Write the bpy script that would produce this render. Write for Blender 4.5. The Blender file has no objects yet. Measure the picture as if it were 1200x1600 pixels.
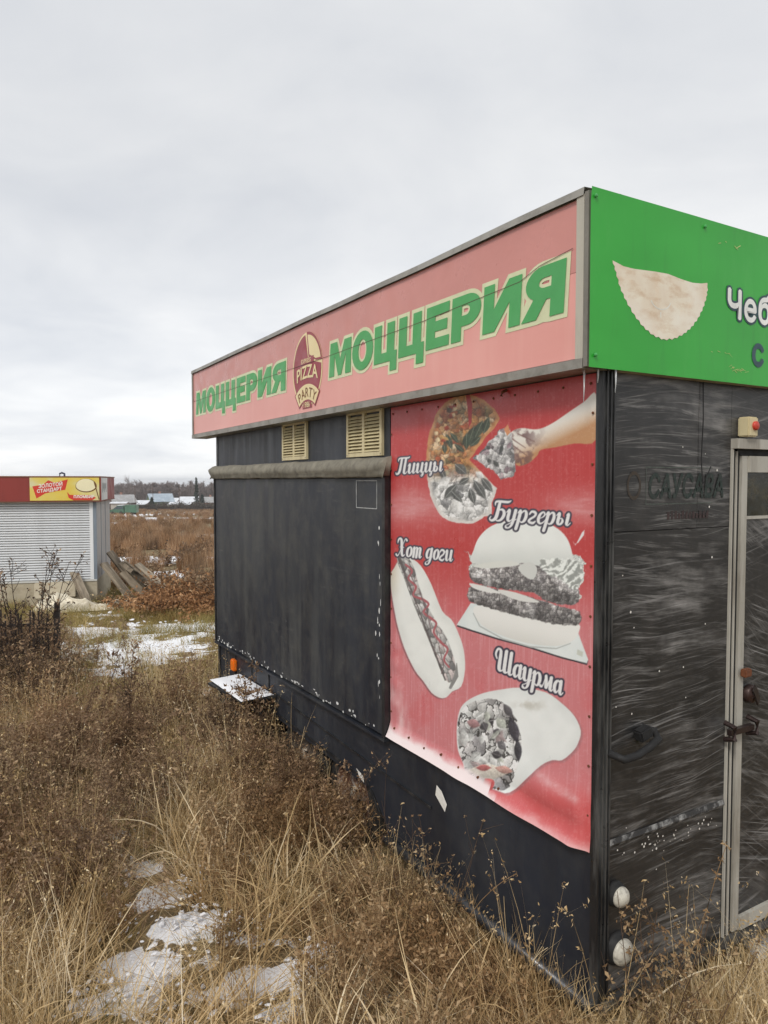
import bpy, bmesh, math, random
import numpy as np
from mathutils import Vector, Matrix, noise as mnoise
from mathutils.geometry import tessellate_polygon

rng = np.random.default_rng(7)
random.seed(7)
scene = bpy.context.scene
COL = scene.collection
PI = math.pi
rad = math.radians

# ------------------------------------------------------------------ camera
CAM = np.array([-1.8586, -1.7117, 1.87])
RT = np.array([.861, -.509, 0.0]); RT /= np.linalg.norm(RT)      # horizontal right of the view
FW = np.array([-RT[1], RT[0], 0.0])                               # horizontal forward
PITCH = math.atan(48 / 1128.0)
cam_data = bpy.data.cameras.new('camera')
cam = bpy.data.objects.new('camera', cam_data); COL.objects.link(cam)
cam.location = CAM
yaw = math.atan2(-FW[0], FW[1])
cam.rotation_euler = (PI / 2 - PITCH, 0, yaw)
cam_data.sensor_fit = 'VERTICAL'
cam_data.sensor_height = 36.0
cam_data.lens = 1128.0 / 1600.0 * 36.0
cam_data.clip_start = 0.05
cam_data.clip_end = 4000
scene.camera = cam

# ------------------------------------------------------------------ sky, sun, exposure
SUN_EL = rad(44)                                                  # the sun stands behind the camera, on the -x, -y side
sun_dir = Vector((math.cos(SUN_EL) * -0.823, math.cos(SUN_EL) * -0.567, math.sin(SUN_EL)))
world = bpy.data.worlds.new('World'); scene.world = world
world.use_nodes = True
wt = world.node_tree
for n in list(wt.nodes): wt.nodes.remove(n)
wo = wt.nodes.new('ShaderNodeOutputWorld')
bg = wt.nodes.new('ShaderNodeBackground'); bg.inputs['Strength'].default_value = 0.1
sky = wt.nodes.new('ShaderNodeTexSky'); sky.sky_type = 'NISHITA'; sky.sun_disc = False
sky.sun_elevation = SUN_EL
sky.sun_rotation = math.atan2(sun_dir.x, sun_dir.y)
tc = wt.nodes.new('ShaderNodeTexCoord')
sep = wt.nodes.new('ShaderNodeSeparateXYZ'); wt.links.new(tc.outputs['Generated'], sep.inputs[0])
# flatten the direction on to a cloud deck so that clouds shrink towards the horizon
zc = wt.nodes.new('ShaderNodeMath'); zc.operation = 'ADD'; zc.inputs[1].default_value = 0.16
zm = wt.nodes.new('ShaderNodeMath'); zm.operation = 'MAXIMUM'; zm.inputs[1].default_value = 0.0
wt.links.new(sep.outputs[2], zm.inputs[0]); wt.links.new(zm.outputs[0], zc.inputs[0])
dv = wt.nodes.new('ShaderNodeVectorMath'); dv.operation = 'DIVIDE'
cmb = wt.nodes.new('ShaderNodeCombineXYZ')
for i in range(3): wt.links.new(zc.outputs[0], cmb.inputs[i])
wt.links.new(tc.outputs['Generated'], dv.inputs[0]); wt.links.new(cmb.outputs[0], dv.inputs[1])
def wnoise(scale, detail, rough, dist=0.0, off=(0, 0, 0)):
    mp = wt.nodes.new('ShaderNodeMapping'); mp.inputs['Location'].default_value = off
    mp.inputs['Scale'].default_value = (1.0, 1.0, 0.15)
    mp.inputs['Rotation'].default_value = (0, 0, 0.5)
    wt.links.new(dv.outputs[0], mp.inputs[0])
    nz = wt.nodes.new('ShaderNodeTexNoise'); nz.inputs['Scale'].default_value = scale
    nz.inputs['Detail'].default_value = detail; nz.inputs['Roughness'].default_value = rough
    nz.inputs['Distortion'].default_value = dist
    wt.links.new(mp.outputs[0], nz.inputs['Vector'])
    return nz.outputs['Fac']
n1 = wnoise(0.55, 5, 0.5, 0.3, (3.1, 0.4, 0))
n2 = wnoise(1.7, 7, 0.55, 0.4, (1.0, 5.4, 0))
mixn = wt.nodes.new('ShaderNodeMath'); mixn.operation = 'MULTIPLY_ADD'
mixn.inputs[1].default_value = 0.5
wt.links.new(n2, mixn.inputs[0]); wt.links.new(n1, mixn.inputs[2])
cr = wt.nodes.new('ShaderNodeValToRGB')
e = cr.color_ramp.elements
e[0].position = 0.52; e[0].color = (5.3, 5.5, 5.85, 1)
e[1].position = 0.94; e[1].color = (7.6, 7.62, 7.6, 1)
m_ = e.new(0.74); m_.color = (6.5, 6.6, 6.75, 1)
wt.links.new(mixn.outputs[0], cr.inputs[0])
# brighter band of thin cloud low over the horizon
hr = wt.nodes.new('ShaderNodeMapRange'); hr.inputs['From Min'].default_value = 0.0; hr.inputs['From Max'].default_value = 0.42
hr.inputs['To Min'].default_value = 1.17; hr.inputs['To Max'].default_value = 0.97
hr.interpolation_type = 'SMOOTHSTEP'
wt.links.new(sep.outputs[2], hr.inputs[0])
hm = wt.nodes.new('ShaderNodeVectorMath'); hm.operation = 'SCALE'
wt.links.new(cr.outputs[0], hm.inputs[0]); wt.links.new(hr.outputs[0], hm.inputs['Scale'])
mx = wt.nodes.new('ShaderNodeMix'); mx.data_type = 'RGBA'; mx.inputs[0].default_value = 0.95
wt.links.new(sky.outputs[0], mx.inputs[6]); wt.links.new(hm.outputs[0], mx.inputs[7])
wt.links.new(mx.outputs[2], bg.inputs['Color'])
wt.links.new(bg.outputs[0], wo.inputs['Surface'])

sun_data = bpy.data.lights.new('sun', 'SUN'); sun_data.energy = 1.5; sun_data.angle = rad(14)
sun_data.color = (1.0, 0.95, 0.88)
sun = bpy.data.objects.new('sun', sun_data); COL.objects.link(sun)
sun.location = (-20, -15, 25)
sun.rotation_euler = sun_dir.to_track_quat('Z', 'Y').to_euler()

scene.view_settings.view_transform = 'Standard'
scene.view_settings.look = 'None'
scene.view_settings.exposure = 0.36
scene.view_settings.gamma = 1.0
scene.view_settings.use_curve_mapping = False
scene.render.engine = 'CYCLES'
scene.cycles.max_bounces = 6
scene.cycles.transparent_max_bounces = 8

# ------------------------------------------------------------------ helpers: colour, tags, materials
def lin(c):
    c = np.asarray(c, float) / 255.0
    return np.where(c <= 0.04045, c / 12.92, ((c + 0.055) / 1.055) ** 2.4)
def L(r, g, b): return tuple(float(x) for x in lin((r, g, b))) + (1.0,)

def tag(o, label=None, cat=None, group=None, kind=None):
    if label: o['label'] = label
    if cat: o['category'] = cat
    if group: o['group'] = group
    if kind: o['kind'] = kind
    return o

def empty(name, loc=(0, 0, 0), rz=0.0, label=None, cat=None, group=None):
    o = bpy.data.objects.new(name, None); COL.objects.link(o)
    o.location = loc; o.rotation_euler = (0, 0, rz); o.empty_display_size = 0.1
    return tag(o, label, cat, group)

class NT:
    """small node builder"""
    def __init__(s, name):
        s.m = bpy.data.materials.new(name); s.m.use_nodes = True
        s.t = s.m.node_tree
        s.p = s.t.nodes['Principled BSDF']; s.out = s.t.nodes['Material Output']
        s._oc = None
    def n(s, typ, **kw):
        x = s.t.nodes.new(typ)
        for k, v in kw.items(): setattr(x, k, v)
        return x
    def l(s, a, b): s.t.links.new(a, b)
    def oc(s):
        if not s._oc: s._oc = s.n('ShaderNodeTexCoord').outputs['Object']
        return s._oc
    def mapped(s, scale, rot=(0, 0, 0), loc=(0, 0, 0), src=None):
        m = s.n('ShaderNodeMapping'); m.inputs['Scale'].default_value = scale
        m.inputs['Rotation'].default_value = rot; m.inputs['Location'].default_value = loc
        s.l(src or s.oc(), m.inputs[0]); return m.outputs[0]
    def noise(s, scale=1.0, detail=4, rough=0.55, vec=None, dist=0.0):
        x = s.n('ShaderNodeTexNoise'); x.inputs['Scale'].default_value = scale
        x.inputs['Detail'].default_value = detail; x.inputs['Roughness'].default_value = rough
        x.inputs['Distortion'].default_value = dist
        s.l(vec or s.oc(), x.inputs['Vector']); return x.outputs['Fac']
    def ramp(s, fac, stops):
        x = s.n('ShaderNodeValToRGB'); el = x.color_ramp.elements
        while len(el) < len(stops): el.new(0.5)
        for a, (p, c) in zip(el, stops):
            a.position = p
            a.color = c if isinstance(c, tuple) else (c, c, c, 1)
        s.l(fac, x.inputs[0]); return x.outputs[0]
    def mix(s, fac, a, b):
        x = s.n('ShaderNodeMix', data_type='RGBA')
        for v, i in ((fac, 0), (a, 6), (b, 7)):
            if isinstance(v, (int, float, tuple)): x.inputs[i].default_value = v
            else: s.l(v, x.inputs[i])
        return x.outputs[2]
    def math(s, op, a, b=0.0, c=None):
        x = s.n('ShaderNodeMath', operation=op)
        for i, v in enumerate((a, b, c)):
            if v is None: continue
            if isinstance(v, (int, float)): x.inputs[i].default_value = v
            else: s.l(v, x.inputs[i])
        return x.outputs[0]
    def base(s, v):
        if isinstance(v, tuple): s.p.inputs['Base Color'].default_value = v
        else: s.l(v, s.p.inputs['Base Color'])
    def rough(s, v):
        if isinstance(v, (int, float)): s.p.inputs['Roughness'].default_value = v
        else: s.l(v, s.p.inputs['Roughness'])
    def bump(s, h, strength=0.3, dist=0.01):
        b = s.n('ShaderNodeBump'); b.inputs['Strength'].default_value = strength
        b.inputs['Distance'].default_value = dist
        s.l(h, b.inputs['Height']); s.l(b.outputs[0], s.p.inputs['Normal'])

def worn(name, c, rough=0.5, var=0.25, scale=6.0, dirt=None, dirt_amt=0.4, metal=0.0, bump=0.15, streak=False):
    """plain painted / weathered surface: colour breakup, dirt patches, fine relief"""
    m = NT(name)
    lo = tuple(x * (1 - var) for x in c[:3]) + (1,); hi = tuple(min(1, x * (1 + var)) for x in c[:3]) + (1,)
    v = m.mapped((scale, scale, scale * (0.18 if streak else 1)))
    col = m.ramp(m.noise(1.0, 6, 0.6, v), [(0.3, lo), (0.7, hi)])
    if dirt:
        f = m.ramp(m.noise(1.0, 8, 0.65, m.mapped((scale * 2.3, scale * 2.3, scale * (0.3 if streak else 2.3)), loc=(5, 3, 1))), [(0.48, 0.0), (0.72, dirt_amt)])
        col = m.mix(f, col, dirt)
    m.base(col)
    m.rough(m.ramp(m.noise(scale * 3, 4), [(0.3, max(0.05, rough - 0.1)), (0.7, min(1, rough + 0.15))]))
    m.p.inputs['Metallic'].default_value = metal
    if bump: m.bump(m.noise(scale * 14, 4), bump, 0.004)
    return m.m

# ------------------------------------------------------------------ helpers: meshes
class MB:
    def __init__(s): s.v = []; s.f = []
    def add(s, vs, fs):
        o = len(s.v); s.v += [tuple(map(float, p)) for p in vs]
        s.f += [tuple(i + o for i in f) for f in fs]; return s
    def box(s, x0, x1, y0, y1, z0, z1):
        return s.add([(x0, y0, z0), (x1, y0, z0), (x1, y1, z0), (x0, y1, z0), (x0, y0, z1), (x1, y0, z1), (x1, y1, z1), (x0, y1, z1)],
                     [(0, 3, 2, 1), (4, 5, 6, 7), (0, 1, 5, 4), (1, 2, 6, 5), (2, 3, 7, 6), (3, 0, 4, 7)])
    def obox(s, c, ax, ay, az):
        """oriented box: centre and three half-axis vectors"""
        c = Vector(c); ax = Vector(ax); ay = Vector(ay); az = Vector(az)
        P = [c + a * ax + b * ay + d * az for d in (-1, 1) for a, b in ((-1, -1), (1, -1), (1, 1), (-1, 1))]
        return s.add(P, [(0, 3, 2, 1), (4, 5, 6, 7), (0, 1, 5, 4), (1, 2, 6, 5), (2, 3, 7, 6), (3, 0, 4, 7)])
    def tube(s, pts, r0, r1=None, n=6, cap=True):
        r1 = r0 if r1 is None else r1
        pts = [Vector(p) for p in pts]; k = len(pts); base = len(s.v)
        for i, p in enumerate(pts):
            d = (pts[min(i + 1, k - 1)] - pts[max(i - 1, 0)])
            d = d.normalized() if d.length > 1e-9 else Vector((0, 0, 1))
            a = Vector((0, 0, 1)) if abs(d.z) < 0.9 else Vector((1, 0, 0))
            u = d.cross(a).normalized(); w = d.cross(u)
            r = r0 + (r1 - r0) * i / max(1, k - 1)
            for j in range(n):
                t = 2 * PI * j / n
                s.v.append(tuple(p + (u * math.cos(t) + w * math.sin(t)) * r))
        for i in range(k - 1):
            for j in range(n):
                a = base + i * n + j; b = base + i * n + (j + 1) % n
                s.f.append((a, b, b + n, a + n))
        if cap:
            s.f.append(tuple(base + j for j in range(n))); s.f.append(tuple(base + (k - 1) * n + j for j in reversed(range(n))))
        return s
    def lathe(s, c, axis, prof, n=20):
        """profile of (radius, height along axis)"""
        c = Vector(c); ax = Vector(axis).normalized()
        a = Vector((0, 0, 1)) if abs(ax.z) < 0.9 else Vector((1, 0, 0))
        u = ax.cross(a).normalized(); w = ax.cross(u); b = len(s.v)
        for r, h in prof:
            for j in range(n):
                t = 2 * PI * j / n
                s.v.append(tuple(c + ax * h + (u * math.cos(t) + w * math.sin(t)) * r))
        for i in range(len(prof) - 1):
            for j in range(n):
                p = b + i * n + j; q = b + i * n + (j + 1) % n
                s.f.append((p, q, q + n, p + n))
        return s
    def prism(s, poly, fn, d0, d1, holes=()):
        """polygon (a,b) with holes, mapped by fn(a,b,depth) -> xyz, thickness d0..d1"""
        rings = [list(poly)] + [list(h) for h in holes]
        tess = tessellate_polygon([[Vector((a, b, 0)) for a, b in r] for r in rings])
        flat = [p for r in rings for p in r]; n = len(flat); o = len(s.v)
        for d in (d0, d1): s.v += [tuple(map(float, fn(a, b, d))) for a, b in flat]
        for t in tess:
            s.f.append(tuple(o + i for i in t)); s.f.append(tuple(o + n + i for i in reversed(t)))
        k = 0
        for r in rings:
            m = len(r)
            for i in range(m):
                a = o + k + i; b = o + k + (i + 1) % m
                s.f.append((a, b, b + n, a + n))
            k += m
        return s
    def sheet(s, poly, fn, d, holes=()):
        rings = [list(poly)] + [list(h) for h in holes]
        tess = tessellate_polygon([[Vector((a, b, 0)) for a, b in r] for r in rings])
        o = len(s.v); s.v += [tuple(map(float, fn(a, b, d))) for r in rings for a, b in r]
        s.f += [tuple(o + i for i in t) for t in tess]; return s
    def build(s, name, mat, parent=None, smooth=False, recalc=True, bevel=0.0):
        me = bpy.data.meshes.new(name); me.from_pydata(s.v, [], s.f); me.update()
        if recalc or bevel:
            bm = bmesh.new(); bm.from_mesh(me)
            bmesh.ops.recalc_face_normals(bm, faces=bm.faces)
            if bevel:
                ed = [e for e in bm.edges if len(e.link_faces) == 2 and e.calc_face_angle(0) > 0.6]
                bmesh.ops.bevel(bm, geom=ed, offset=bevel, segments=2, affect='EDGES', clamp_overlap=True)
            bm.to_mesh(me); bm.free()
        if mat: me.materials.append(mat)
        if smooth: me.polygons.foreach_set('use_smooth', [True] * len(me.polygons))
        o = bpy.data.objects.new(name, me); COL.objects.link(o)
        if parent: o.parent = parent
        return o

def np_mesh(name, V, F, mat=None, tint=None, smooth=False, attrs=None, colour=None):
    """numpy mesh: V (n,3); F (m,k) all the same k"""
    V = np.ascontiguousarray(V, np.float32); F = np.ascontiguousarray(F, np.int32)
    k = F.shape[1]; me = bpy.data.meshes.new(name)
    me.vertices.add(len(V)); me.vertices.foreach_set('co', V.ravel())
    me.loops.add(F.size); me.loops.foreach_set('vertex_index', F.ravel())
    me.polygons.add(len(F)); me.polygons.foreach_set('loop_start', np.arange(0, F.size, k, dtype=np.int32))
    me.update(calc_edges=True); me.validate()
    if tint is not None:
        a = me.attributes.new('tint', 'FLOAT', 'POINT'); a.data.foreach_set('value', np.ascontiguousarray(tint, np.float32))
    for nm, val in (attrs or {}).items():
        a = me.attributes.new(nm, 'FLOAT', 'POINT'); a.data.foreach_set('value', np.ascontiguousarray(val, np.float32))
    if colour is not None:
        a = me.attributes.new('print', 'FLOAT_COLOR', 'POINT')
        a.data.foreach_set('color', np.ascontiguousarray(np.c_[colour, np.ones(len(colour))], np.float32).ravel())
    if mat: me.materials.append(mat)
    if smooth: me.polygons.foreach_set('use_smooth', np.ones(len(F), bool))
    return me

def link(name, me, parent=None, loc=None):
    o = bpy.data.objects.new(name, me); COL.objects.link(o)
    if parent: o.parent = parent
    if loc is not None: o.location = loc
    return o

def copy_tree(o, parent=None):
    c = o.copy(); COL.objects.link(c); c.parent = parent
    for ch in list(o.children): copy_tree(ch, c)
    return c

def text_mesh(s, size, offset=0.0, shear=0.0, align='LEFT', spacing=1.0):
    cu = bpy.data.curves.new('lettering', 'FONT'); cu.body = s; cu.size = size; cu.offset = offset
    cu.shear = shear; cu.align_x = align; cu.space_character = spacing; cu.resolution_u = 4
    ob = bpy.data.objects.new('lettering', cu)
    me = bpy.data.meshes.new_from_object(ob)
    vs = [tuple(v.co) for v in me.vertices]; fs = [tuple(p.vertices) for p in me.polygons]
    bpy.data.objects.remove(ob); bpy.data.curves.remove(cu); bpy.data.meshes.remove(me)
    return vs, fs
def put_text(mb, s, size, fn, d, offset=0.0, shear=0.0, align='LEFT', spacing=1.0, sx=1.0):
    # weight is added by overprinting shifted copies, each a hair in front of the last
    vs, fs = text_mesh(s, size, 0.0, shear, align, spacing)
    sh = [(0, 0)] if offset < 1e-5 else [(offset * math.cos(t), offset * math.sin(t)) for t in np.linspace(0, 2 * PI, 9 if offset > .008 else 5)[:-1]] + [(0, 0)]
    for k, (dx, dy) in enumerate(sh):
        mb.add([fn((x + dx) * sx, y + dy, d + k * 6e-5) for x, y, z in vs], fs)

# numpy value noise
def hash2(ix, iy, seed):
    h = (ix.astype(np.int64) * 374761393 + iy.astype(np.int64) * 668265263 + seed * 974634777) & 0xffffffff
    h = ((h ^ (h >> 13)) * 1274126177) & 0xffffffff
    return ((h ^ (h >> 16)) & 0xffffff) / float(0xffffff)
def vnoise(x, y, seed=0):
    ix = np.floor(x); iy = np.floor(y); fx = x - ix; fy = y - iy
    fx = fx * fx * (3 - 2 * fx); fy = fy * fy * (3 - 2 * fy)
    a = hash2(ix, iy, seed); b = hash2(ix + 1, iy, seed); c = hash2(ix, iy + 1, seed); d = hash2(ix + 1, iy + 1, seed)
    return a + (b - a) * fx + (c - a) * fy + (a - b - c + d) * fx * fy
def fbm(x, y, seed=0, oct=4):
    t = 0; a = 0.5; s = 0
    for i in range(oct):
        t = t + a * vnoise(x, y, seed + i * 17); s += a; a *= 0.5; x = x * 2.03 + 11.3; y = y * 2.03 + 5.7
    return t / s
def sstep(a, b, x):
    t = np.clip((x - a) / (b - a), 0, 1); return t * t * (3 - 2 * t)

# ------------------------------------------------------------------ terrain
def view_ad(x, y):
    return (x - CAM[0]) * RT[0] + (y - CAM[1]) * RT[1], (x - CAM[0]) * FW[0] + (y - CAM[1]) * FW[1]
def from_ad(a, d):
    return CAM[0] + a * RT[0] + d * FW[0], CAM[1] + a * RT[1] + d * FW[1]
def ground_base(x, y):
    a, d = view_ad(x, y)
    z = np.interp(d, [-30, 0, 4, 15, 60, 250, 900], [0.0, -.14, -.14, -.66, -2.1, -7.7, -22])
    amp = np.interp(d, [0, 8, 30, 200], [.05, .09, .22, .6])
    z = z + amp * (fbm(x * .55 + 40, y * .55 + 40, 3, 4) - .5)
    z = z + np.interp(d, [0, 10, 60], [0.03, .04, .0]) * (fbm(x * 3.1, y * 3.1, 9, 3) - .5)
    return z
SNOW = [(-.86, 3.14, .20, .13, 1.1), (-.99, 2.90, .17, .12, 1.1), (-.98, 2.69, .18, .07, 1.1), (-.62, 3.06, .22, .06, 1.0), (-.43, 2.84, .24, .08, 1.1), (-.65, 2.72, .18, .06, 1.0),
        (-1.08, 3.38, .12, .12, 1.0), (-.38, 2.66, .18, .05, 1.0), (-.72, 2.92, .12, .07, .9), (-1.74, 4.04, .15, .10, 1.1), (-1.53, 3.97, .10, .14, 1.1), (-2.18, 5.46, .16, .30, 1.0), (-.2, 3.0, .16, .05, .9), (.05, 2.72, .2, .05, .9),
        (-.80, 2.48, .22, .09, 1.1), (-.50, 2.52, .16, .06, 1.0), (-.62, 2.30, .25, .08, .9), (-1.25, 3.65, .14, .07, .9), (-.75, 3.7, .14, .08, .8), (-1.5, 3.15, .12, .07, .8),
        (-3.3, 9.6, 1.3, 1.6, .9), (-4.3, 9.2, 1.2, 1.5, .85), (-2.9, 11.6, 1.4, .55, 1.1), (-4.5, 11.2, 1.2, .6, .8), (-3.0, 8.4, .5, .5, .6),
        (1.75, 2.9, .25, .25, 1.2), (1.1, 2.85, .2, .08, 1), (-3.0, 6.3, .25, .3, .8), (-1.9, 7.5, .3, .3, .7), (-5.2, 13.0, 1.0, .5, .7), (.62, 2.62, .2, .06, .7)]
def snow_field(x, y, grow=1.0):
    a, d = view_ad(x, y)
    s = np.zeros_like(x)
    for sa, sd, ra, rd, w in SNOW:
        s = np.maximum(s, w * np.exp(-(((a - sa) / (ra * grow)) ** 2 + ((d - sd) / (rd * grow)) ** 2)))
    far = sstep(17, 22, d) * sstep(.53, .72, fbm(x * .16, y * .32, 77, 4)) * (1 - sstep(140, 220, d)) * .95
    s = np.maximum(s, far)
    n = fbm(x * 3.3, y * 3.3, 21, 4) - .5
    n2 = fbm(x * 11, y * 11, 23, 3) - .5
    return sstep(.30, .66, s + (n * 1.0 + n2 * .55) * np.minimum(1, s * 2.5))
def ground_z(x, y):
    x = np.atleast_1d(np.asarray(x, float)); y = np.atleast_1d(np.asarray(y, float))
    return ground_base(x, y)
def gz(x, y): return float(ground_z(x, y)[0])

def spaced(lo, hi, step, far, ratio):
    c = list(np.arange(lo, hi + 1e-6, step)); s = step; v = c[-1]; up = []
    while v < far: s *= ratio; v += s; up.append(v)
    s = step; v = c[0]; dn = []
    while v > -far: s *= ratio; v -= s; dn.append(v)
    return np.array(dn[::-1] + c + up)
gx = spaced(-4.0, 4.5, .05, 1500, 1.13); gy = spaced(-1.5, 14.0, .05, 1500, 1.13)
GX, GY = np.meshgrid(gx, gy)
gxx, gyy = GX.ravel(), GY.ravel()
snow_v = snow_field(gxx, gyy)
gzz = ground_base(gxx, gyy) + snow_v * .014
nx, ny = len(gx), len(gy)
ii = (np.arange(ny - 1)[:, None] * nx + np.arange(nx - 1)[None, :]).ravel()
gF = np.stack([ii, ii + 1, ii + 1 + nx, ii + nx], 1)

gm = NT('ground_litter')
pos = gm.n('ShaderNodeNewGeometry').outputs['Position']
big = gm.noise(.5, 5, .6, pos); mid = gm.noise(7, 6, .65, pos); fine = gm.noise(60, 5, .7, pos)
soil = gm.ramp(mid, [(.3, L(62, 50, 36)), (.5, L(104, 88, 66)), (.7, L(146, 126, 94))])
soil = gm.mix(gm.ramp(big, [(.42, 0.0), (.62, .5)]), soil, L(112, 106, 62))
soil = gm.mix(gm.ramp(fine, [(.4, .0), (.75, .55)]), soil, L(172, 146, 106))
snw = gm.n('ShaderNodeAttribute'); snw.attribute_name = 'snow'
brk = gm.math('ADD', snw.outputs['Fac'], gm.math('MULTIPLY', gm.math('SUBTRACT', gm.noise(10, 6, .62, pos), .5), 1.5))
sf = gm.ramp(brk, [(.44, 0.0), (.54, 1.0)])
gm.base(gm.mix(sf, soil, L(244, 246, 250)))
gm.rough(.9); gm.bump(gm.math('ADD', fine, mid), .6, .03)
ground = link('ground', np_mesh('ground', np.c_[gxx, gyy, gzz], gF, gm.m, smooth=True, attrs={'snow': snow_v}))
tag(ground, 'rough grassy ground with thin patches of snow', None, None, 'structure')

# ------------------------------------------------------------------ materials of the trailer
def black_paint(name, dusty=.5, chips=.6, chip_low=None):
    m = NT(name)
    c = m.ramp(m.noise(1, 5, .6, m.mapped((2.2, 2.2, 1.1))), [(.3, L(24, 28, 37)), (.7, L(37, 42, 52))])
    st = m.noise(1, 6, .62, m.mapped((5, 9, .9), loc=(2, 1, 4)))
    lowf = m.noise(1, 3, .5, m.mapped((1.1, 1.1, 1.1), loc=(7, 0, 0)))
    dust = m.math('MULTIPLY', m.ramp(st, [(.42, 0.0), (.72, 1.0)]), m.ramp(lowf, [(.38, 0.0), (.62, dusty)]))
    c = m.mix(dust, c, L(80, 81, 79))
    sc1 = m.ramp(m.noise(1, 9, .75, m.mapped((3, 4, 30), loc=(6, 2, 1))), [(.55, 0.0), (.72, .5)])
    sc2 = m.ramp(m.noise(1, 3, .5, m.mapped((2.4, 2.4, 2.8), loc=(9, 5, 1))), [(.48, 0.0), (.64, 1.0)])
    c = m.mix(m.math('MULTIPLY', m.math('MULTIPLY', sc1, sc2), dusty), c, L(120, 118, 112))
    mot = m.ramp(m.noise(1, 8, .7, m.mapped((9, 9, 9), loc=(4, 6, 1))), [(.45, 0.0), (.7, .35 * dusty)])
    c = m.mix(mot, c, L(94, 92, 84))
    ch = m.noise(1, 8, .78, m.mapped((26, 26, 17), loc=(1, 9, 2)))
    cm = m.noise(1, 3, .5, m.mapped((2.0, 2.0, 2.0), loc=(3, 3, 3)))
    cf = m.math('MULTIPLY', m.ramp(ch, [(.70, 0.0), (.725, 1.0)]), m.ramp(cm, [(.50, 0.0), (.60, chips)]))
    if chip_low is not None:
        sx = m.n('ShaderNodeSeparateXYZ'); m.l(m.oc(), sx.inputs[0])
        band = m.math('SUBTRACT', 1.0, m.math('MULTIPLY', m.math('ABSOLUTE', m.math('SUBTRACT', sx.outputs[2], chip_low)), 16.0))
        bn = m.noise(1, 6, .7, m.mapped((8, 14, 30), loc=(4, 4, 0)))
        cf = m.math('MAXIMUM', cf, m.ramp(m.math('MULTIPLY_ADD', band, .55, bn), [(1.0, 0.0), (1.12, .7)]))
    c = m.mix(cf, c, L(206, 206, 204))
    m.base(c)
    m.rough(m.ramp(st, [(.3, .38), (.7, .62)]))
    m.bump(m.noise(1, 3, .5, m.mapped((3, 3, 3))), .12, .02)
    return m.m
M_black = black_paint('black_paint', .35, .5)
M_hatch = black_paint('hatch_paint', .85, .9, chip_low=.585)
M_skirt = black_paint('skirt_paint', .35, .8)
M_dark = worn('dark_trim', L(30, 31, 34), .45, .3, 5, L(96, 94, 90), .35)
M_rubber = worn('rubber', L(28, 28, 29), .75, .2, 9)
M_alu = worn('weathered_aluminium', L(150, 147, 140), .5, .15, 4, L(82, 76, 66), .6, metal=.35)
M_soffit = worn('grey_sheet', L(120, 117, 110), .6, .15, 3, L(70, 66, 60), .5)
M_doorframe = worn('door_frame_paint', L(172, 169, 160), .5, .12, 5, L(104, 94, 80), .75, streak=True)
M_cream = worn('cream_enamel', L(206, 194, 156), .55, .1, 6, L(120, 100, 66), .6, streak=True)
M_canvas = worn('old_canvas', L(128, 124, 112), .9, .22, 9, L(74, 70, 62), .6)
M_rust = worn('rust', L(112, 66, 40), .85, .35, 20, L(60, 40, 30), .6)
M_snow = worn('snow', L(238, 240, 245), .8, .03, 6, bump=.4)
M_orange = worn('orange_lens', L(236, 120, 30), .3, .1, 20)
M_red = worn('red_button', L(190, 60, 44), .4, .1, 30)
M_white = worn('white_plastic', L(222, 220, 214), .4, .06, 12, L(150, 140, 120), .3)
M_interior = worn('grey_inner_sheet', L(70, 70, 70), .7)

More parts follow.
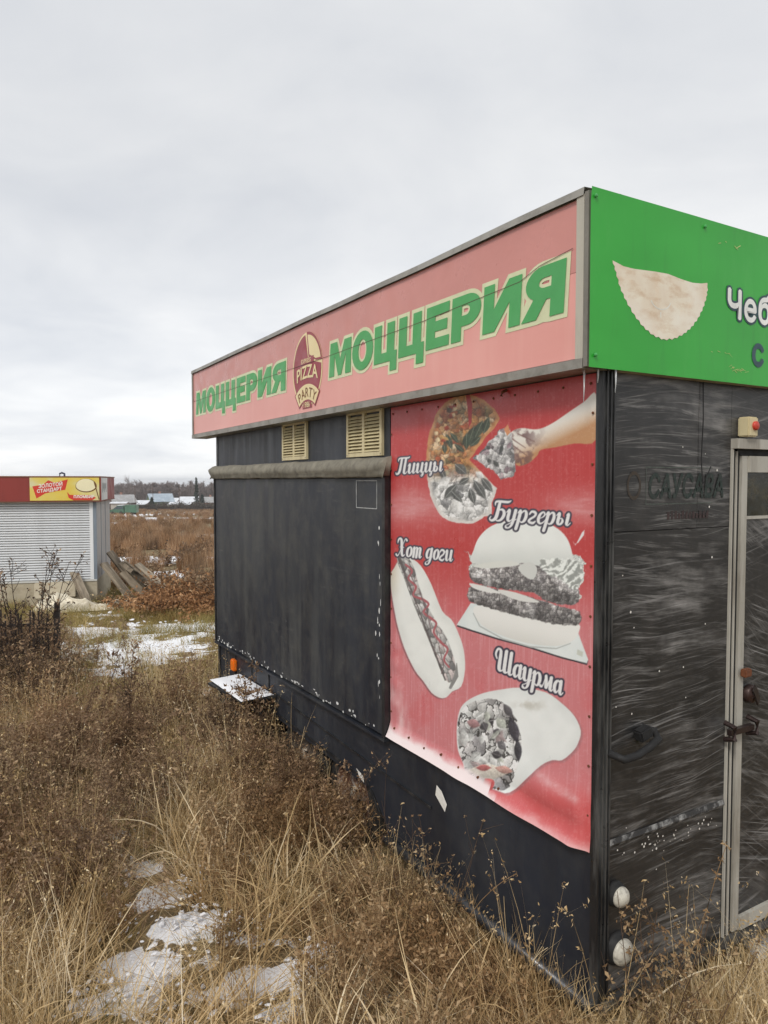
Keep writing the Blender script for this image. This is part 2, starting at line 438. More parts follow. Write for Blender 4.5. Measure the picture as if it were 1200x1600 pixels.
# scrubbed black door-side panels: arcs of white scrape marks
def scrubbed(name, amt=1.0, off=0.0):
    m = NT(name)
    sx = m.n('ShaderNodeSeparateXYZ'); m.l(m.oc(), sx.inputs[0])
    X = m.math('ADD', sx.outputs[0], off); Z = sx.outputs[2]
    c = m.ramp(m.noise(1, 6, .6, m.mapped((3.5, 3.5, 3.0))), [(.3, L(20, 21, 23)), (.7, L(42, 41, 41))])
    lw = m.noise(1, 2, .5, m.mapped((1.1, 1, .8), loc=(off * 5, 0, 0)))
    total = None
    for k, (arc, fz, fx, lo, hi, seed) in enumerate(((.16, 120, 1.3, .60, .70, 1.3), (-.12, 190, 1.9, .61, .71, 7.7), (.05, 75, .9, .62, .76, 4.1), (.30, 260, 2.8, .60, .72, 9.2))):
        dx = m.math('SUBTRACT', X, .36)
        zz = m.math('ADD', Z, m.math('MULTIPLY', m.math('MULTIPLY', dx, dx), arc * 1.2))
        zz = m.math('ADD', zz, m.math('MULTIPLY', m.math('SUBTRACT', lw, .5), .10 + .05 * k))
        zz = m.math('ADD', zz, m.math('MULTIPLY', X, -.08 + .035 * k))
        cb = m.n('ShaderNodeCombineXYZ')
        m.l(m.math('MULTIPLY', X, fx), cb.inputs[0]); m.l(m.math('MULTIPLY', zz, fz), cb.inputs[2]); cb.inputs[1].default_value = seed
        s = m.ramp(m.noise(1, 2, .5, cb.outputs[0]), [(lo, 0.0), (hi, 1.0)])
        msk = m.ramp(m.noise(1, 4, .6, m.mapped((3.2, 1, 2.6), loc=(seed, 0, seed * 2))), [(.44, 0.0), (.64, 1.0)])
        t = m.math('MULTIPLY', s, msk)
        total = t if total is None else m.math('MAXIMUM', total, t)
    def chalk(fx, fz, seed, lo, hi, amt2, arc):
        dx = m.math('SUBTRACT', X, .36)
        zz = m.math('ADD', Z, m.math('MULTIPLY', m.math('MULTIPLY', dx, dx), arc))
        zz = m.math('ADD', zz, m.math('MULTIPLY', m.math('SUBTRACT', lw, .5), .16))
        cb = m.n('ShaderNodeCombineXYZ')
        m.l(m.math('MULTIPLY', X, fx), cb.inputs[0]); m.l(m.math('MULTIPLY', zz, fz), cb.inputs[2]); cb.inputs[1].default_value = seed
        s = m.ramp(m.noise(1, 9, .72, cb.outputs[0]), [(lo, 0.0), (hi, amt2)])
        return m.math('MULTIPLY', s, m.ramp(m.noise(1, 4, .6, m.mapped((2.6, 1, 2.2), loc=(seed + 1, 0, seed))), [(.43, 0.04), (.60, 1.0)]))
    smear = m.math('MAXIMUM', m.math('MAXIMUM', chalk(1.3, 10, 2.2, .50, .74, .85, .25), chalk(1.8, 22, 8.4, .53, .74, 1.0, .12)), chalk(2.6, 48, 5.2, .53, .76, .9, -.15))
    grime = m.ramp(m.noise(1, 7, .7, m.mapped((7, 7, 5), loc=(3, 2, 2))), [(.45, 0.0), (.75, .20)])
    c = m.mix(grime, c, L(92, 88, 84))
    c = m.mix(m.math('MULTIPLY', smear, amt * .9), c, L(172, 170, 168))
    c = m.mix(m.math('MULTIPLY', total, .34 * amt), c, L(206, 204, 202))
    m.base(c)
    m.rough(m.ramp(total, [(0.0, .42), (1.0, .8)]))
    m.bump(m.noise(1, 3, .5, m.mapped((4, 4, 3))), .15, .02)
    return m.m
M_scrub = scrubbed('scrubbed_black_panel', 1.0)
M_scrub2 = scrubbed('scrubbed_black_door', 1.0, .37)
M_glossdark = worn('dark_window', L(38, 40, 34), .2, .4, 6, L(92, 80, 48), .5, bump=0)

# ------------------------------------------------------------------ the food trailer
trailer = empty('food_trailer', (0, 0, 0), 0, 'black food trailer with pink and green roof signs and a red food poster', 'food trailer')
LEN, WID = 4.13, 2.25
S = lambda y, z, d: (-d, y, z)          # point on the long side, d metres proud of it
D = lambda x, z, d: (x, -d, z)          # point on the door end, d metres proud of it

# body shell
arch = [(0.02, .07), (1.40, .07), (1.42, .12), (1.55, .235), (2.86, .245), (3.0, .12), (3.02, .07), (LEN, .07), (LEN, 2.29), (0.02, 2.29)]
MB().prism(arch, S, -.03, 0).build('side_wall', M_skirt, trailer)
MB().box(.02, WID, LEN - .03, LEN - .001, .07, 2.29).build('rear_wall', M_black, trailer)
MB().box(WID - .03, WID, .03, LEN - .032, .07, 2.29).build('far_wall', M_black, trailer)
MB().box(.032, WID - .032, .04, LEN - .034, .40, .44).build('floor_plate', M_dark, trailer)
MB().box(-.06, WID + .06, -.01, 4.46, 2.294, 2.34).build('roof', M_soffit, trailer)
# upper black strip above the hatch is the wall itself with its own panel
MB().prism([(1.362, 1.975), (LEN, 1.975), (LEN, 2.288), (1.362, 2.288)], S, .001, .006).build('upper_panel', M_black, trailer)
# lower skirt seams and strips
for yy in (3.02, 3.36, 3.72):
    MB().box(-.007, -.0005, yy - .006, yy + .006, .08, .56).build('seam_strip', M_dark, trailer)
MB().prism([(1.47, .15), (1.60, .275), (2.84, .285), (3.0, .16), (3.0, .145), (2.835, .27), (1.61, .26), (1.485, .145)], S, .001, .006).build('arch_lip', M_dark, trailer)
MB().prism([(1.0, .355), (2.9, .40), (2.9, .412), (1.0, .367)], S, .001, .007).build('skirt_bead', M_dark, trailer)
MB().tube([(-.015, .0, .055), (-.018, 1.38, .052)], .026, n=12).build('bottom_rail', worn('rail_steel', L(64, 66, 70), .3, .2, 8, L(150, 150, 150), .3, metal=.5), trailer, smooth=True)
MB().tube([(-.015, 3.03, .055), (-.015, LEN, .055)], .026, n=12).build('bottom_rail', M_dark, trailer, smooth=True)
MB().sheet([(.955, .485), (.915, .47), (.875, .425), (.89, .385), (.965, .435)], S, .003).build('torn_sticker', M_white, trailer)
MB().sheet([(1.72, .30), (1.64, .285), (1.63, .25), (1.68, .26)], S, .008).build('torn_sticker', M_white, trailer)
# corner post (angle with ridges)
cp = MB().box(-.012, .046, -.012, -.001, .06, 2.29).box(-.012, -.001, -.001, .018, .06, 2.29)
for xx in (.006, .024, .040): cp.box(xx - .003, xx + .003, -.018, -.0125, .06, 2.285)
cp.build('corner_post', worn('post_black', L(30, 31, 33), .35, .25, 7, L(140, 140, 138), .4, streak=True), trailer)
MB().box(-.010, -.001, LEN - .03, LEN + .008, .06, 2.29).build('corner_post', M_dark, trailer)

# serving hatch: one big raised flap with its edge frame
hatch = MB().prism([(1.392, .585), (4.10, .555), (4.10, 1.885), (1.392, 1.885)], S, .0065, .032).build('serving_hatch', M_hatch, trailer, bevel=.004)
MB().prism([(1.358, .575), (1.386, .575), (1.386, 1.90), (1.358, 1.90)], S, .007, .040).build('hatch_edge', M_dark, hatch)
MB().prism([(1.358, .562), (4.125, .53), (4.125, .548), (1.358, .574)], S, .007, .044).build('hatch_edge', black_paint('lip_paint', .6, 1.0, chip_low=.56), hatch)
MB().prism([(4.106, .552), (4.125, .552), (4.125, 1.90), (4.106, 1.90)], S, .007, .040).build('hatch_edge', M_dark, hatch)
# thin white scratched square in the upper corner of the flap
sq = MB()
for (a0, a1, b0, b1) in ((1.445, 1.667, 1.729, 1.733), (1.445, 1.667, 1.871, 1.875), (1.445, 1.450, 1.733, 1.871), (1.662, 1.667, 1.733, 1.871)):
    sq.sheet([(a0, b0), (a1, b0), (a1, b1), (a0, b1)], S, .0335)
sq.build('sticker_outline', worn('old_glue', L(170, 172, 172), .8, .3, 30), hatch)
# flakes of white along the lower edge and right edge of the flap
fl = MB()
r_ = random.Random(3)
for k in range(84):
    if k < 66: y = r_.uniform(1.45, 4.08); z = .585 + (4.1 - 1.392 - (y - 1.392)) * 0 - (y - 1.392) / 2.708 * .03 + abs(r_.gauss(.012, .014)) + .004
    else: y = 1.40 + abs(r_.gauss(0, .03)); z = r_.uniform(.62, 1.72)
    w = r_.uniform(.004, .022) * (1 if k < 66 else .4); h = r_.uniform(.003, .012) * (1 if k < 66 else 2.0)
    poly = [(y + math.cos(t) * w * r_.uniform(.6, 1), z + math.sin(t) * h * r_.uniform(.6, 1)) for t in np.linspace(0, 2 * PI, 7)[:-1]]
    fl.sheet(poly, S, .0332 + k * 3e-6)
fl.build('peeled_flake', worn('bare_primer', L(205, 206, 205), .8, .12, 20), hatch)['kind'] = 'stuff'

# rolled awning cover above the hatch
aw = MB(); ys = np.linspace(1.345, 4.17, 90); prof = [(.004, 1.985), (.02, 1.992), (.050, 1.978), (.066, 1.952), (.070, 1.925), (.058, 1.915), (.060, 1.895), (.048, 1.888), (.007, 1.892)]
for y in ys:
    e_ = min(1, min(y - 1.345, 4.17 - y) / .1)
    for k, (d, z) in enumerate(prof):
        nn = mnoise.noise(Vector((y * 5, k * .7, 1))) * .007 + mnoise.noise(Vector((y * 19, k * 1.3, 4))) * .004
        aw.v.append((-(d + nn + (1 - e_) * .012 * math.sin(k)), y, z + nn * .8 + (1 - e_) * .012 * math.cos(k * 1.7)))
np_ = len(prof)
for i in range(len(ys) - 1):
    for k in range(np_ - 1):
        a = i * np_ + k; aw.f.append((a, a + 1, a + 1 + np_, a + np_))
aw.f.append(tuple(range(np_))); aw.f.append(tuple((len(ys) - 1) * np_ + k for k in range(np_)))
aw.build('awning_cover', M_canvas, trailer, smooth=True)

# two louvred vents
def vent(y0, y1, z0, z1, label):
    fr = MB()
    w = .022; mid = (y0 + y1) / 2
    for (a0, a1, b0, b1) in ((y0, y1, z0, z0 + w), (y0, y1, z1 - w * .6, z1), (y0, y0 + w, z0 + w, z1 - w * .6), (y1 - w, y1, z0 + w, z1 - w * .6), (mid - w * .6, mid + w * .6, z0 + w, z1 - w * .6)):
        fr.prism([(a0, b0), (a1, b0), (a1, b1), (a0, b1)], S, .0065, .022)
    v = fr.build('vent', M_cream, trailer); v['label'] = label
    MB().prism([(y0 + w, z0 + w), (y1 - w, z0 + w), (y1 - w, z1 - w), (y0 + w, z1 - w)], S, .0062, .0075).build('vent_backing', worn('vent_dark', L(70, 58, 38), .8), v)
    zs = np.linspace(z0 + w, z1 - w, 12)
    me = None
    for (a0, a1) in ((y0 + w + .001, mid - w * .6 - .001), (mid + w * .6 + .001, y1 - w - .001)):
        for z in zs[:-1]:
            h = zs[1] - zs[0]
            P = [(-.009, a0, z + h * .95), (-.026, a0, z + h * .1), (-.024, a0, z + h * .02), (-.008, a0, z + h * .8)]
            m = MB().add(P + [(x, a1, zz) for x, _, zz in P], [(0, 1, 5, 4), (1, 2, 6, 5), (2, 3, 7, 6), (3, 0, 4, 7), (0, 3, 2, 1), (4, 5, 6, 7)])
            m.build('slat', M_cream, v)
    sc_ = MB()
    for (a, b) in ((y0 + .01, z0 + .01), (y1 - .01, z0 + .01), (y0 + .01, z1 - .008), (y1 - .01, z1 - .008)): sc_.lathe((-.022, a, b), (-1, 0, 0), [(.004, 0), (.003, .002), (.0005, .0025)], 8)
    sc_.build('screw', M_alu, v)['kind'] = 'stuff'
vent(1.42, 1.80, 2.0, 2.238, 'right-hand louvred vent with brown stained slats')
vent(2.33, 2.71, 2.005, 2.238, 'cream louvred vent nearer the far end')

# fold-down shelf with snow
sh = MB().add([(-.006, 2.88, .385), (-.006, 3.63, .365), (-.27, 3.57, .345), (-.24, 2.92, .375), (-.006, 2.88, .400), (-.006, 3.63, .380), (-.27, 3.57, .36), (-.24, 2.92, .39)],
              [(0, 3, 2, 1), (4, 5, 6, 7), (0, 1, 5, 4), (1, 2, 6, 5), (2, 3, 7, 6), (3, 0, 4, 7)])
shelf = sh.build('fold_down_shelf', M_dark, trailer)
sn = MB(); N = 14
for i in range(N):
    for j in range(8):
        u, v = i / (N - 1), j / 7
        y = 2.9 + u * .70; x = -.012 - v * .235
        e_ = min(1, 5 * min(u, 1 - u, v, 1 - v))
        sn.v.append((x, y - v * .0, .4025 - u * .017 - v * .012 + e_ * (.012 + .008 * mnoise.noise(Vector((u * 5, v * 3, 2))))))
for i in range(N - 1):
    for j in range(7):
        a = i * 8 + j; sn.f.append((a, a + 1, a + 9, a + 8))
tag(sn.build('snow_layer', M_snow, None, smooth=True), 'thin white snow lying on the fold-down shelf of the trailer', 'snow', None, 'stuff')
for yy in (2.95, 3.55): MB().tube([(-.006, yy, .2), (-.2, yy, .355)], .008, n=6).build('shelf_bracket', M_dark, trailer)
ml = MB().obox((-.018, 3.72, .43), (.018, 0, 0), (0, .035, 0), (0, 0, .045)).build('marker_lamp', M_orange, trailer, bevel=.008)

# wheels in the arch
tyre_m = worn('tyre', L(38, 37, 36), .85, .25, 14, L(110, 100, 86), .5)
M_hub = worn('hub', L(176, 168, 154), .7, .25, 26, L(104, 72, 54), .9)
def wheel(y, label, hub):
    tp = [(.19, -.085), (.27, -.085), (.292, -.07), (.30, -.03), (.30, .03), (.292, .07), (.27, .085), (.19, .085)]
    w = MB().lathe((.13, y, .085), (-1, 0, 0), tp, 32).build('wheel', tyre_m, trailer, smooth=True)
    rm = MB().lathe((.13, y, .085), (-1, 0, 0), [(.196, .08), (.19, .088), (.17, .084), (.155, .05), (.10, .035), (.085, .06), (.0, .062)], 32)
    rm.build('rim', hub, w, smooth=True)
    MB().lathe((.13, y, .085), (-1, 0, 0), [(.045, .05), (.045, .075), (.03, .084), (.0, .086)], 18).build('hub_cap', M_hub, w, smooth=True)
    w['label'] = label
wheel(1.86, 'near wheel with rusty rim and whitish hub', worn('rusty_rim', L(92, 62, 46), .85, .3, 12, L(200, 194, 184), .8))
wheel(2.55, 'far wheel deep in the dark arch', worn('dark_rim', L(70, 60, 52), .85, .3, 12, L(120, 110, 100), .8))
MB().box(.05, 2.1, 1.82, 1.90, .05, .12).build('axle', M_dark, trailer)
MB().box(.05, 2.1, 2.51, 2.59, .05, .12).build('axle', M_dark, trailer)
# wheel house keeps the sky from showing through the arch
MB().add([(.0305, 1.36, .07), (.0305, 1.36, .44 - .045), (.0305, 3.06, .395), (.0305, 3.06, .07), (.36, 1.36, .07), (.36, 1.36, .395), (.36, 3.06, .395), (.36, 3.06, .07)],
         [(0, 1, 5, 4), (1, 2, 6, 5), (2, 3, 7, 6), (4, 5, 6, 7)]).build('wheel_housing', M_rubber, trailer)

# ---- door end
end_out = [(.0465, .075), (.695, .075), (.695, 2.29), (.0465, 2.29)]
ewall = MB().prism([(.0465, .62), (.695, .62), (.695, 1.695), (.0465, 1.695)], D, -.03, 0).build('end_panel', M_scrub, trailer)
MB().prism([(.0465, .075), (.695, .075), (.695, .617), (.0465, .617)], D, -.03, -.002).build('end_panel', M_scrub, trailer)
MB().prism([(.0465, 1.698), (.498, 1.698), (.498, 2.29), (.0465, 2.29)], D, -.03, .002).build('end_panel', M_scrub, trailer)
MB().prism([(.501, 1.698), (.695, 1.698), (.695, 2.29), (.501, 2.29)], D, -.03, .001).build('end_panel', M_scrub, trailer)
MB().prism([(.698, 2.035), (WID - .031, 2.035), (WID - .031, 2.29), (.698, 2.29)], D, -.03, .0).build('end_panel', M_scrub, trailer)
MB().prism([(1.52, .075), (WID - .031, .075), (WID - .031, 2.032), (1.52, 2.032)], D, -.03, .0).build('end_panel', M_scrub, trailer)
rb = MB()
for k in range(24):
    a0 = .055 + k * .0265; 
    rb.add([(a0, -.001, .60), (a0 + .0268, -.001, .60), (a0 + .0268, -.008, .612), (a0, -.008, .612), (a0, -.003, .63), (a0 + .0268, -.003, .63)], [(0, 1, 2, 3), (3, 2, 5, 4)])
rb.build('raised_rib', worn('rib', L(46, 46, 47), .5, .3, 8, L(200, 200, 198), .7), trailer)
sp = MB(); r_ = random.Random(11)
for k in range(60):
    x = r_.uniform(.08, .66); z = r_.choice([r_.gauss(.56, .02), r_.uniform(.2, 2.1)]); s = r_.uniform(.0015, .0045)
    sp.sheet([(x + s * math.cos(t), z + s * 1.1 * math.sin(t)) for t in np.linspace(0, 2 * PI, 7)[:-1]], D, .0035)
o_ = sp.build('paint_speck', M_white, trailer); o_['kind'] = 'stuff'

# faded spray lettering and the ghost of an old sticker
gh = worn('old_sticker_shade', L(84, 92, 86), .7, .25, 30, L(36, 38, 38), .7)
fr = MB()
for (a0, a1, b0, b1) in ((.215, .585, 1.788, 1.791), (.215, .585, 1.918, 1.921), (.215, .218, 1.791, 1.918)): fr.sheet([(a0, b0), (a1, b0), (a1, b1), (a0, b1)], D, .0032)
fr.build('sticker_outline', gh, trailer)
gt = MB(); put_text(gt, 'САУСАВА', .115, lambda x, y, d: D(.222 + x, 1.812 + y, d), .0036, offset=.004, shear=.15, sx=.78)
gt.build('faded_lettering', worn('green_spray', L(32, 46, 42), .6, .3, 30, L(62, 64, 62), .9), trailer)
rr = MB(); r_ = random.Random(5)
for k in range(12):
    x = .33 + k * .02; rr.sheet([(x, 1.733), (x + .014, 1.733), (x + .014, 1.752 + r_.uniform(0, .014)), (x, 1.752 + r_.uniform(0, .012))], D, .0034)
rr.build('faded_red_line', worn('old_red', L(58, 44, 44), .7, .2, 40, L(48, 46, 46), .9), trailer)
rg = MB()
for k in range(20):
    t0, t1 = 2 * PI * k / 20, 2 * PI * (k + 1) / 20
    p = lambda t, r: (.155 + r * .036 * math.cos(t), 1.855 + r * .05 * math.sin(t))
    rg.sheet([p(t0, 1), p(t1, 1), p(t1, .75), p(t0, .75)], D, .0033)
rg.build('faded_round_mark', worn('old_brown', L(62, 54, 46), .7, .3, 40, L(48, 46, 44), .8), trailer)

# grab handle (dark, wrapped)
MB().tube([(.035, -.012, .945), (.07, -.05, .925), (.13, -.056, .93), (.20, -.054, .948), (.245, -.05, .965), (.25, -.03, .985), (.22, -.006, .99)], .013, .016, n=10).build('grab_handle', M_rubber, trailer, smooth=True)
MB().obox((.20, -.02, .985), (.03, 0, .008), (0, .02, 0), (-.006, 0, .02)).build('handle_bracket', M_rubber, trailer, bevel=.006)
# tail lamps: two pale round domes on black rings
def lamp(x, z, r, label):
    ring = MB().lathe((x, -.001, z), (0, -1, 0), [(r * 1.22, 0), (r * 1.24, .006), (r * 1.20, .012), (r * 1.06, .015), (r * 1.06, .024), (r * .95, .0295)], 28).build('tail_lamp', M_rubber, trailer, smooth=True)
    ring['label'] = label
    MB().lathe((x, -.03, z), (0, -1, 0), [(r * .98, 0), (r * .98, .004), (r * .90, .012), (r * .84, .012), (r * .80, .016), (r * .55, .023), (r * .25, .027), (0, .0275)], 28).build('lens', worn('lamp_lens_' + str(z), L(190, 186, 174), .28, .1, 22, L(92, 86, 78), .7), ring, smooth=True)
lamp(.085, .435, .036, 'upper cream tail lamp')
lamp(.098, .235, .047, 'lower white tail lamp')

# door with its frame
df = MB()
df.prism([(.6955, .075), (.703, .075), (.703, 1.994), (.6955, 1.994)], D, .0, .010)
df.prism([(.722, .075), (.731, .075), (.731, 1.985), (.722, 1.985)], D, -.02, .008)
df.prism([(.6955, 1.995), (1.52, 1.995), (1.52, 2.033), (.6955, 2.033)], D, .0, .03)
df.prism([(1.50, .075), (1.519, .075), (1.519, 1.99), (1.50, 1.99)], D, -.02, .018)
df.build('door_frame', M_doorframe, trailer)
MB().prism([(.7035, .08), (.7215, .08), (.7215, 1.99), (.7035, 1.99)], D, -.03, .003).prism([(.7315, .08), (.7505, .08), (.7505, 1.98), (.7315, 1.98)], D, -.03, .002).prism([(.7365, 1.971), (1.499, 1.971), (1.499, 1.994), (.7365, 1.994)], D, -.03, .002).build('rubber_seal', M_rubber, trailer)
door = MB()
door.prism([(.751, .082), (.788, .082), (.788, 1.968), (.751, 1.968)], D, -.02, .012)
door.prism([(1.455, .082), (1.497, .082), (1.497, 1.968), (1.455, 1.968)], D, -.02, .022)
door.prism([(.7885, 1.905), (1.4545, 1.905), (1.4545, 1.968), (.7885, 1.968)], D, -.02, .021)
door.prism([(.7885, .082), (1.4545, .082), (1.4545, .135), (.7885, .135)], D, -.02, .021)
door = door.build('door', M_doorframe, trailer)
MB().prism([(.7885, 1.735), (1.4545, 1.735), (1.4545, 1.9045), (.7885, 1.9045)], D, -.015, .004).build('window', M_glossdark, door)
MB().prism([(.7885, 1.722), (1.4545, 1.722), (1.4545, 1.734), (.7885, 1.734)], D, -.015, .010).build('glazing_bead', M_doorframe, door)
MB().prism([(.7885, .1355), (1.4545, .1355), (1.4545, 1.7215), (.7885, 1.7215)], D, -.015, .005).build('door_panel', M_scrub2, door)
MB().lathe((.828, -.022, 1.03), (0, -1, 0), [(.036, -.015), (.036, .006), (.030, .012), (.012, .012), (.012, .02), (0, .021)], 22).build('lock', worn('brown_lock', L(58, 42, 38), .4, .3, 20, metal=.4), door, smooth=True)
MB().obox((.828, -.0425, 1.03), (.006, 0, .012), (0, .004, 0), (-.016, 0, .03)).build('lock_key_plate', worn('brown_lock2', L(40, 32, 30), .4), door)
hs = MB().obox((.745, -.034, .905), (.072, 0, .0), (0, .010, 0), (0, 0, .011))
for xx in (.672, .815): hs.tube([(xx, -.015, .875), (xx + .004, -.055, .885), (xx + .004, -.055, .93), (xx, -.015, .94)], .011, n=8)
hs.build('hasp', worn('hasp_steel', L(62, 50, 48), .35, .3, 30, metal=.6), trailer, smooth=False)
MB().obox((.772, -.034, 1.125), (.022, 0, 0), (0, .012, 0), (0, 0, .016)).build('hinge_lug', M_rust, door, bevel=.004)
sw = MB().obox((.765, -.024, 2.078), (.030, 0, 0), (0, .024, 0), (0, 0, .038)).build('light_switch', M_cream, trailer, bevel=.005)
MB().lathe((.772, -.048, 2.082), (0, -1, 0), [(.017, -.002), (.017, .008), (.013, .011), (0, .012)], 20).build('button', M_red, sw, smooth=True)
MB().box(.0, 2.2, -.026, -.001, .040, .073).build('end_sill', worn('sill_steel', L(74, 74, 74), .4, .25, 9, L(150, 146, 138), .6, metal=.4), trailer)
# thin cable with a broken end hanging down the panel
MB().tube([(.515, -.006, 2.24), (.512, -.012, 2.1), (.510, -.008, 1.95), (.515, -.012, 1.86), (.535, -.02, 1.90), (.55, -.02, 1.925)], .0022, n=5).build('loose_cable', M_rubber, trailer)
st = MB().box(.0465, WID, -.036, -.003, 2.236, 2.258)
st.build('light_strip', worn('pale_strip', L(170, 160, 136), .6, .15, 5, L(110, 96, 70), .5), trailer)

# ------------------------------------------------------------------ roof sign boxes
fx0 = -.100
def offset_poly(poly, d):
    n = len(poly); out = []
    ar = sum(poly[i][0] * poly[(i + 1) % n][1] - poly[(i + 1) % n][0] * poly[i][1] for i in range(n))
    sg = 1 if ar > 0 else -1
    for i in range(n):
        p0, p1, p2 = (Vector(poly[(i + k) % n]) for k in (-1, 0, 1))
        e0 = (p1 - p0).normalized(); e1 = (p2 - p1).normalized()
        n0 = Vector((e0.y, -e0.x)) * sg; n1 = Vector((e1.y, -e1.x)) * sg
        b = n0 + n1
        if b.length < 1e-6: b = n0
        b.normalize(); k = 1 / max(.45, b.dot(n0))
        q = p1 + b * d * k; out.append((q.x, q.y))
    return out
def arcpts(cx, cy, rx, ry, a0, a1, n): return [(cx + rx * math.cos(rad(a0 + (a1 - a0) * i / n)), cy + ry * math.sin(rad(a0 + (a1 - a0) * i / n))) for i in range(n + 1)]
GLY = {
    'М': ([(0, 0), (.04, 1), (.42, 1), (.62, .47), (.84, 1), (1.22, 1), (1.22, 0), (.92, 0), (.93, .60), (.70, 0), (.52, 0), (.30, .60), (.29, 0)], [], 1.22),
    'О': (arcpts(.52, .5, .53, .54, 0, 345, 23), [arcpts(.52, .5, .205, .31, 0, 340, 17)], 1.04),
    'Ц': ([(0, 0), (0, 1), (.33, 1), (.33, .25), (.58, .25), (.58, 1), (.91, 1), (.91, .25), (1.03, .25), (1.03, -.26), (.74, -.26), (.74, 0)], [], 1.03),
    'Е': ([(0, 0), (0, 1), (.82, 1), (.82, .76), (.33, .76), (.33, .63), (.76, .63), (.76, .39), (.33, .39), (.33, .24), (.84, .24), (.84, 0)], [], .84),
    'Р': ([(0, 0), (0, 1)] + [(.5, 1)] + arcpts(.52, .66, .42, .34, 80, -80, 12) + [(.5, .32), (.33, .32), (.33, 0)], [[(.33, .77), (.33, .55)] + arcpts(.46, .66, .13, .11, -80, 80, 8)], .94),
    'И': ([(0, 0), (0, 1), (.31, 1), (.31, .47), (.71, 1), (1.06, 1), (1.06, 0), (.75, 0), (.75, .53), (.35, 0)], [], 1.06),
    'Я': ([(-.04, 0), (.34, 0), (.57, .35), (.67, .35), (.67, 0), (1.0, 0), (1.0, 1), (.48, 1)] + arcpts(.46, .68, .42, .32, 95, 240, 11), [[(.67, .77), (.67, .58), (.5, .58)] + arcpts(.5, .675, .13, .095, 265, 95, 8)], 1.0),
}
pk = NT('pink_acrylic')
c_ = pk.ramp(pk.noise(1, 4, .5, pk.mapped((1.5, 1.5, 4))), [(.3, L(218, 152, 144)), (.7, L(226, 162, 154))])
px_ = pk.n('ShaderNodeSeparateXYZ'); pk.l(pk.oc(), px_.inputs[0])
stv = pk.ramp(pk.noise(1, 5, .6, pk.mapped((8, 16, 1.1), loc=(3, 2, 1))), [(.5, 0.0), (.8, .30)])
c_ = pk.mix(stv, c_, L(232, 180, 172))
pk.base(c_); pk.rough(.32); pk.p.inputs['Specular IOR Level'].default_value = .35
M_pink = pk.m
pk2 = worn('pink_film_upper', L(200, 136, 129), .32, .05, 3, L(186, 124, 117), .3)  # upper strip of the sign face, a darker pink than the lower
M_green = worn('green_film', L(72, 160, 88), .4, .06, 4, L(58, 140, 74), .3, bump=0)
M_edge = worn('pale_film', L(210, 214, 176), .45, .06, 5, L(170, 170, 136), .35, bump=0)

sbox = MB().box(fx0 + .004, .16, .0, 4.47, 2.252, 2.795).build('sign_box', M_soffit, trailer)
face = MB().prism([(.02, 2.272), (4.462, 2.272), (4.462, 2.552), (.02, 2.552)], S, .0965, .1).build('sign_face', M_pink, sbox)
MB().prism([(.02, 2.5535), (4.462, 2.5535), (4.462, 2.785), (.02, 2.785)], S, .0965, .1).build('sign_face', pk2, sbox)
frm = MB().prism([(-.014, 2.236), (4.49, 2.236), (4.49, 2.268), (-.014, 2.268)], S, -.02, .112).prism([(4.463, 2.2685), (4.49, 2.2685), (4.49, 2.8), (4.463, 2.8)], S, .05, .108)
frm.build('sign_frame', M_alu, sbox)
MB().prism([(-.014, 2.2685), (.019, 2.2685), (.019, 2.79), (-.014, 2.79)], S, .05, .110).build('sign_frame', worn('pale_angle', L(176, 172, 160), .5, .1, 5, L(110, 102, 88), .5, streak=True), sbox)
# bent sheet along the top edge, slightly wavy
tp = MB(); ys = np.linspace(-.014, 4.49, 60)
for y in ys:
    w = .004 * mnoise.noise(Vector((y * 1.6, 0, 0)))
    tp.v += [(fx0 - .014, y, 2.786 + w), (fx0 - .010, y, 2.812 + w), (fx0 + .16, y, 2.822 + w), (fx0 + .16, y, 2.798)]
for i in range(59):
    for k in range(3): a = i * 4 + k; tp.f.append((a, a + 1, a + 5, a + 4))
tp.build('top_flashing', worn('flashing', L(142, 140, 134), .5, .18, 4, L(86, 82, 74), .6), sbox)

BORDER = {'Я': [(-.04, 0), (.36, 0), (.50, .02), (.67, 0), (1.0, 0), (1.0, 1), (.48, 1)] + arcpts(.46, .68, .42, .32, 95, 225, 10) + [(.12, .36)],
          'Е': [(0, 0), (0, 1), (.82, 1), (.82, .76), (.76, .63), (.76, .39), (.84, .24), (.84, 0)],
          'М': [(0, 0), (.04, 1), (.42, 1), (.62, .60), (.84, 1), (1.22, 1), (1.22, 0), (.92, 0), (.70, 0), (.52, 0), (.29, 0)]}
def sign_word(y_start, h, z0, width, mat_l, mat_o):
    """word reads along -y; slanted block capitals with a pale border; every letter a piece of the sign"""
    word = 'МОЦЦЕРИЯ'; gap = .075
    tot = sum(GLY[c][2] for c in word) + gap * (len(word) - 1)
    k = width / tot; u = 0
    for c in word:
        outer, holes, w = GLY[c]
        f = lambda a, b: ((u + a) * k + .07 * b * h, b * h)
        P = [f(a, b) for a, b in outer]; H = [[f(a, b) for a, b in hh] for hh in holes]
        fn = lambda a, b, d: S(y_start - a, z0 + b, d)
        PO = offset_poly([f(a, b) for a, b in BORDER.get(c, outer)], .017); HO = [offset_poly(hh, -.012) for hh in H]
        lt = MB().sheet(P, fn, .1036, H).build('letter', mat_l, sbox)
        lt['label'] = 'green letter ' + c
        MB().sheet(PO, fn, .1012 + .0002 * (word.index(c) % 2) + (.0001 if u > 3 and c == 'Ц' else 0), HO).build('letter_border', mat_o, sbox)
        u += w + gap
sign_word(4.385, .178, 2.433, 1.93, M_green, M_edge)
sign_word(1.845, .178, 2.433, 1.765, M_green, M_edge)
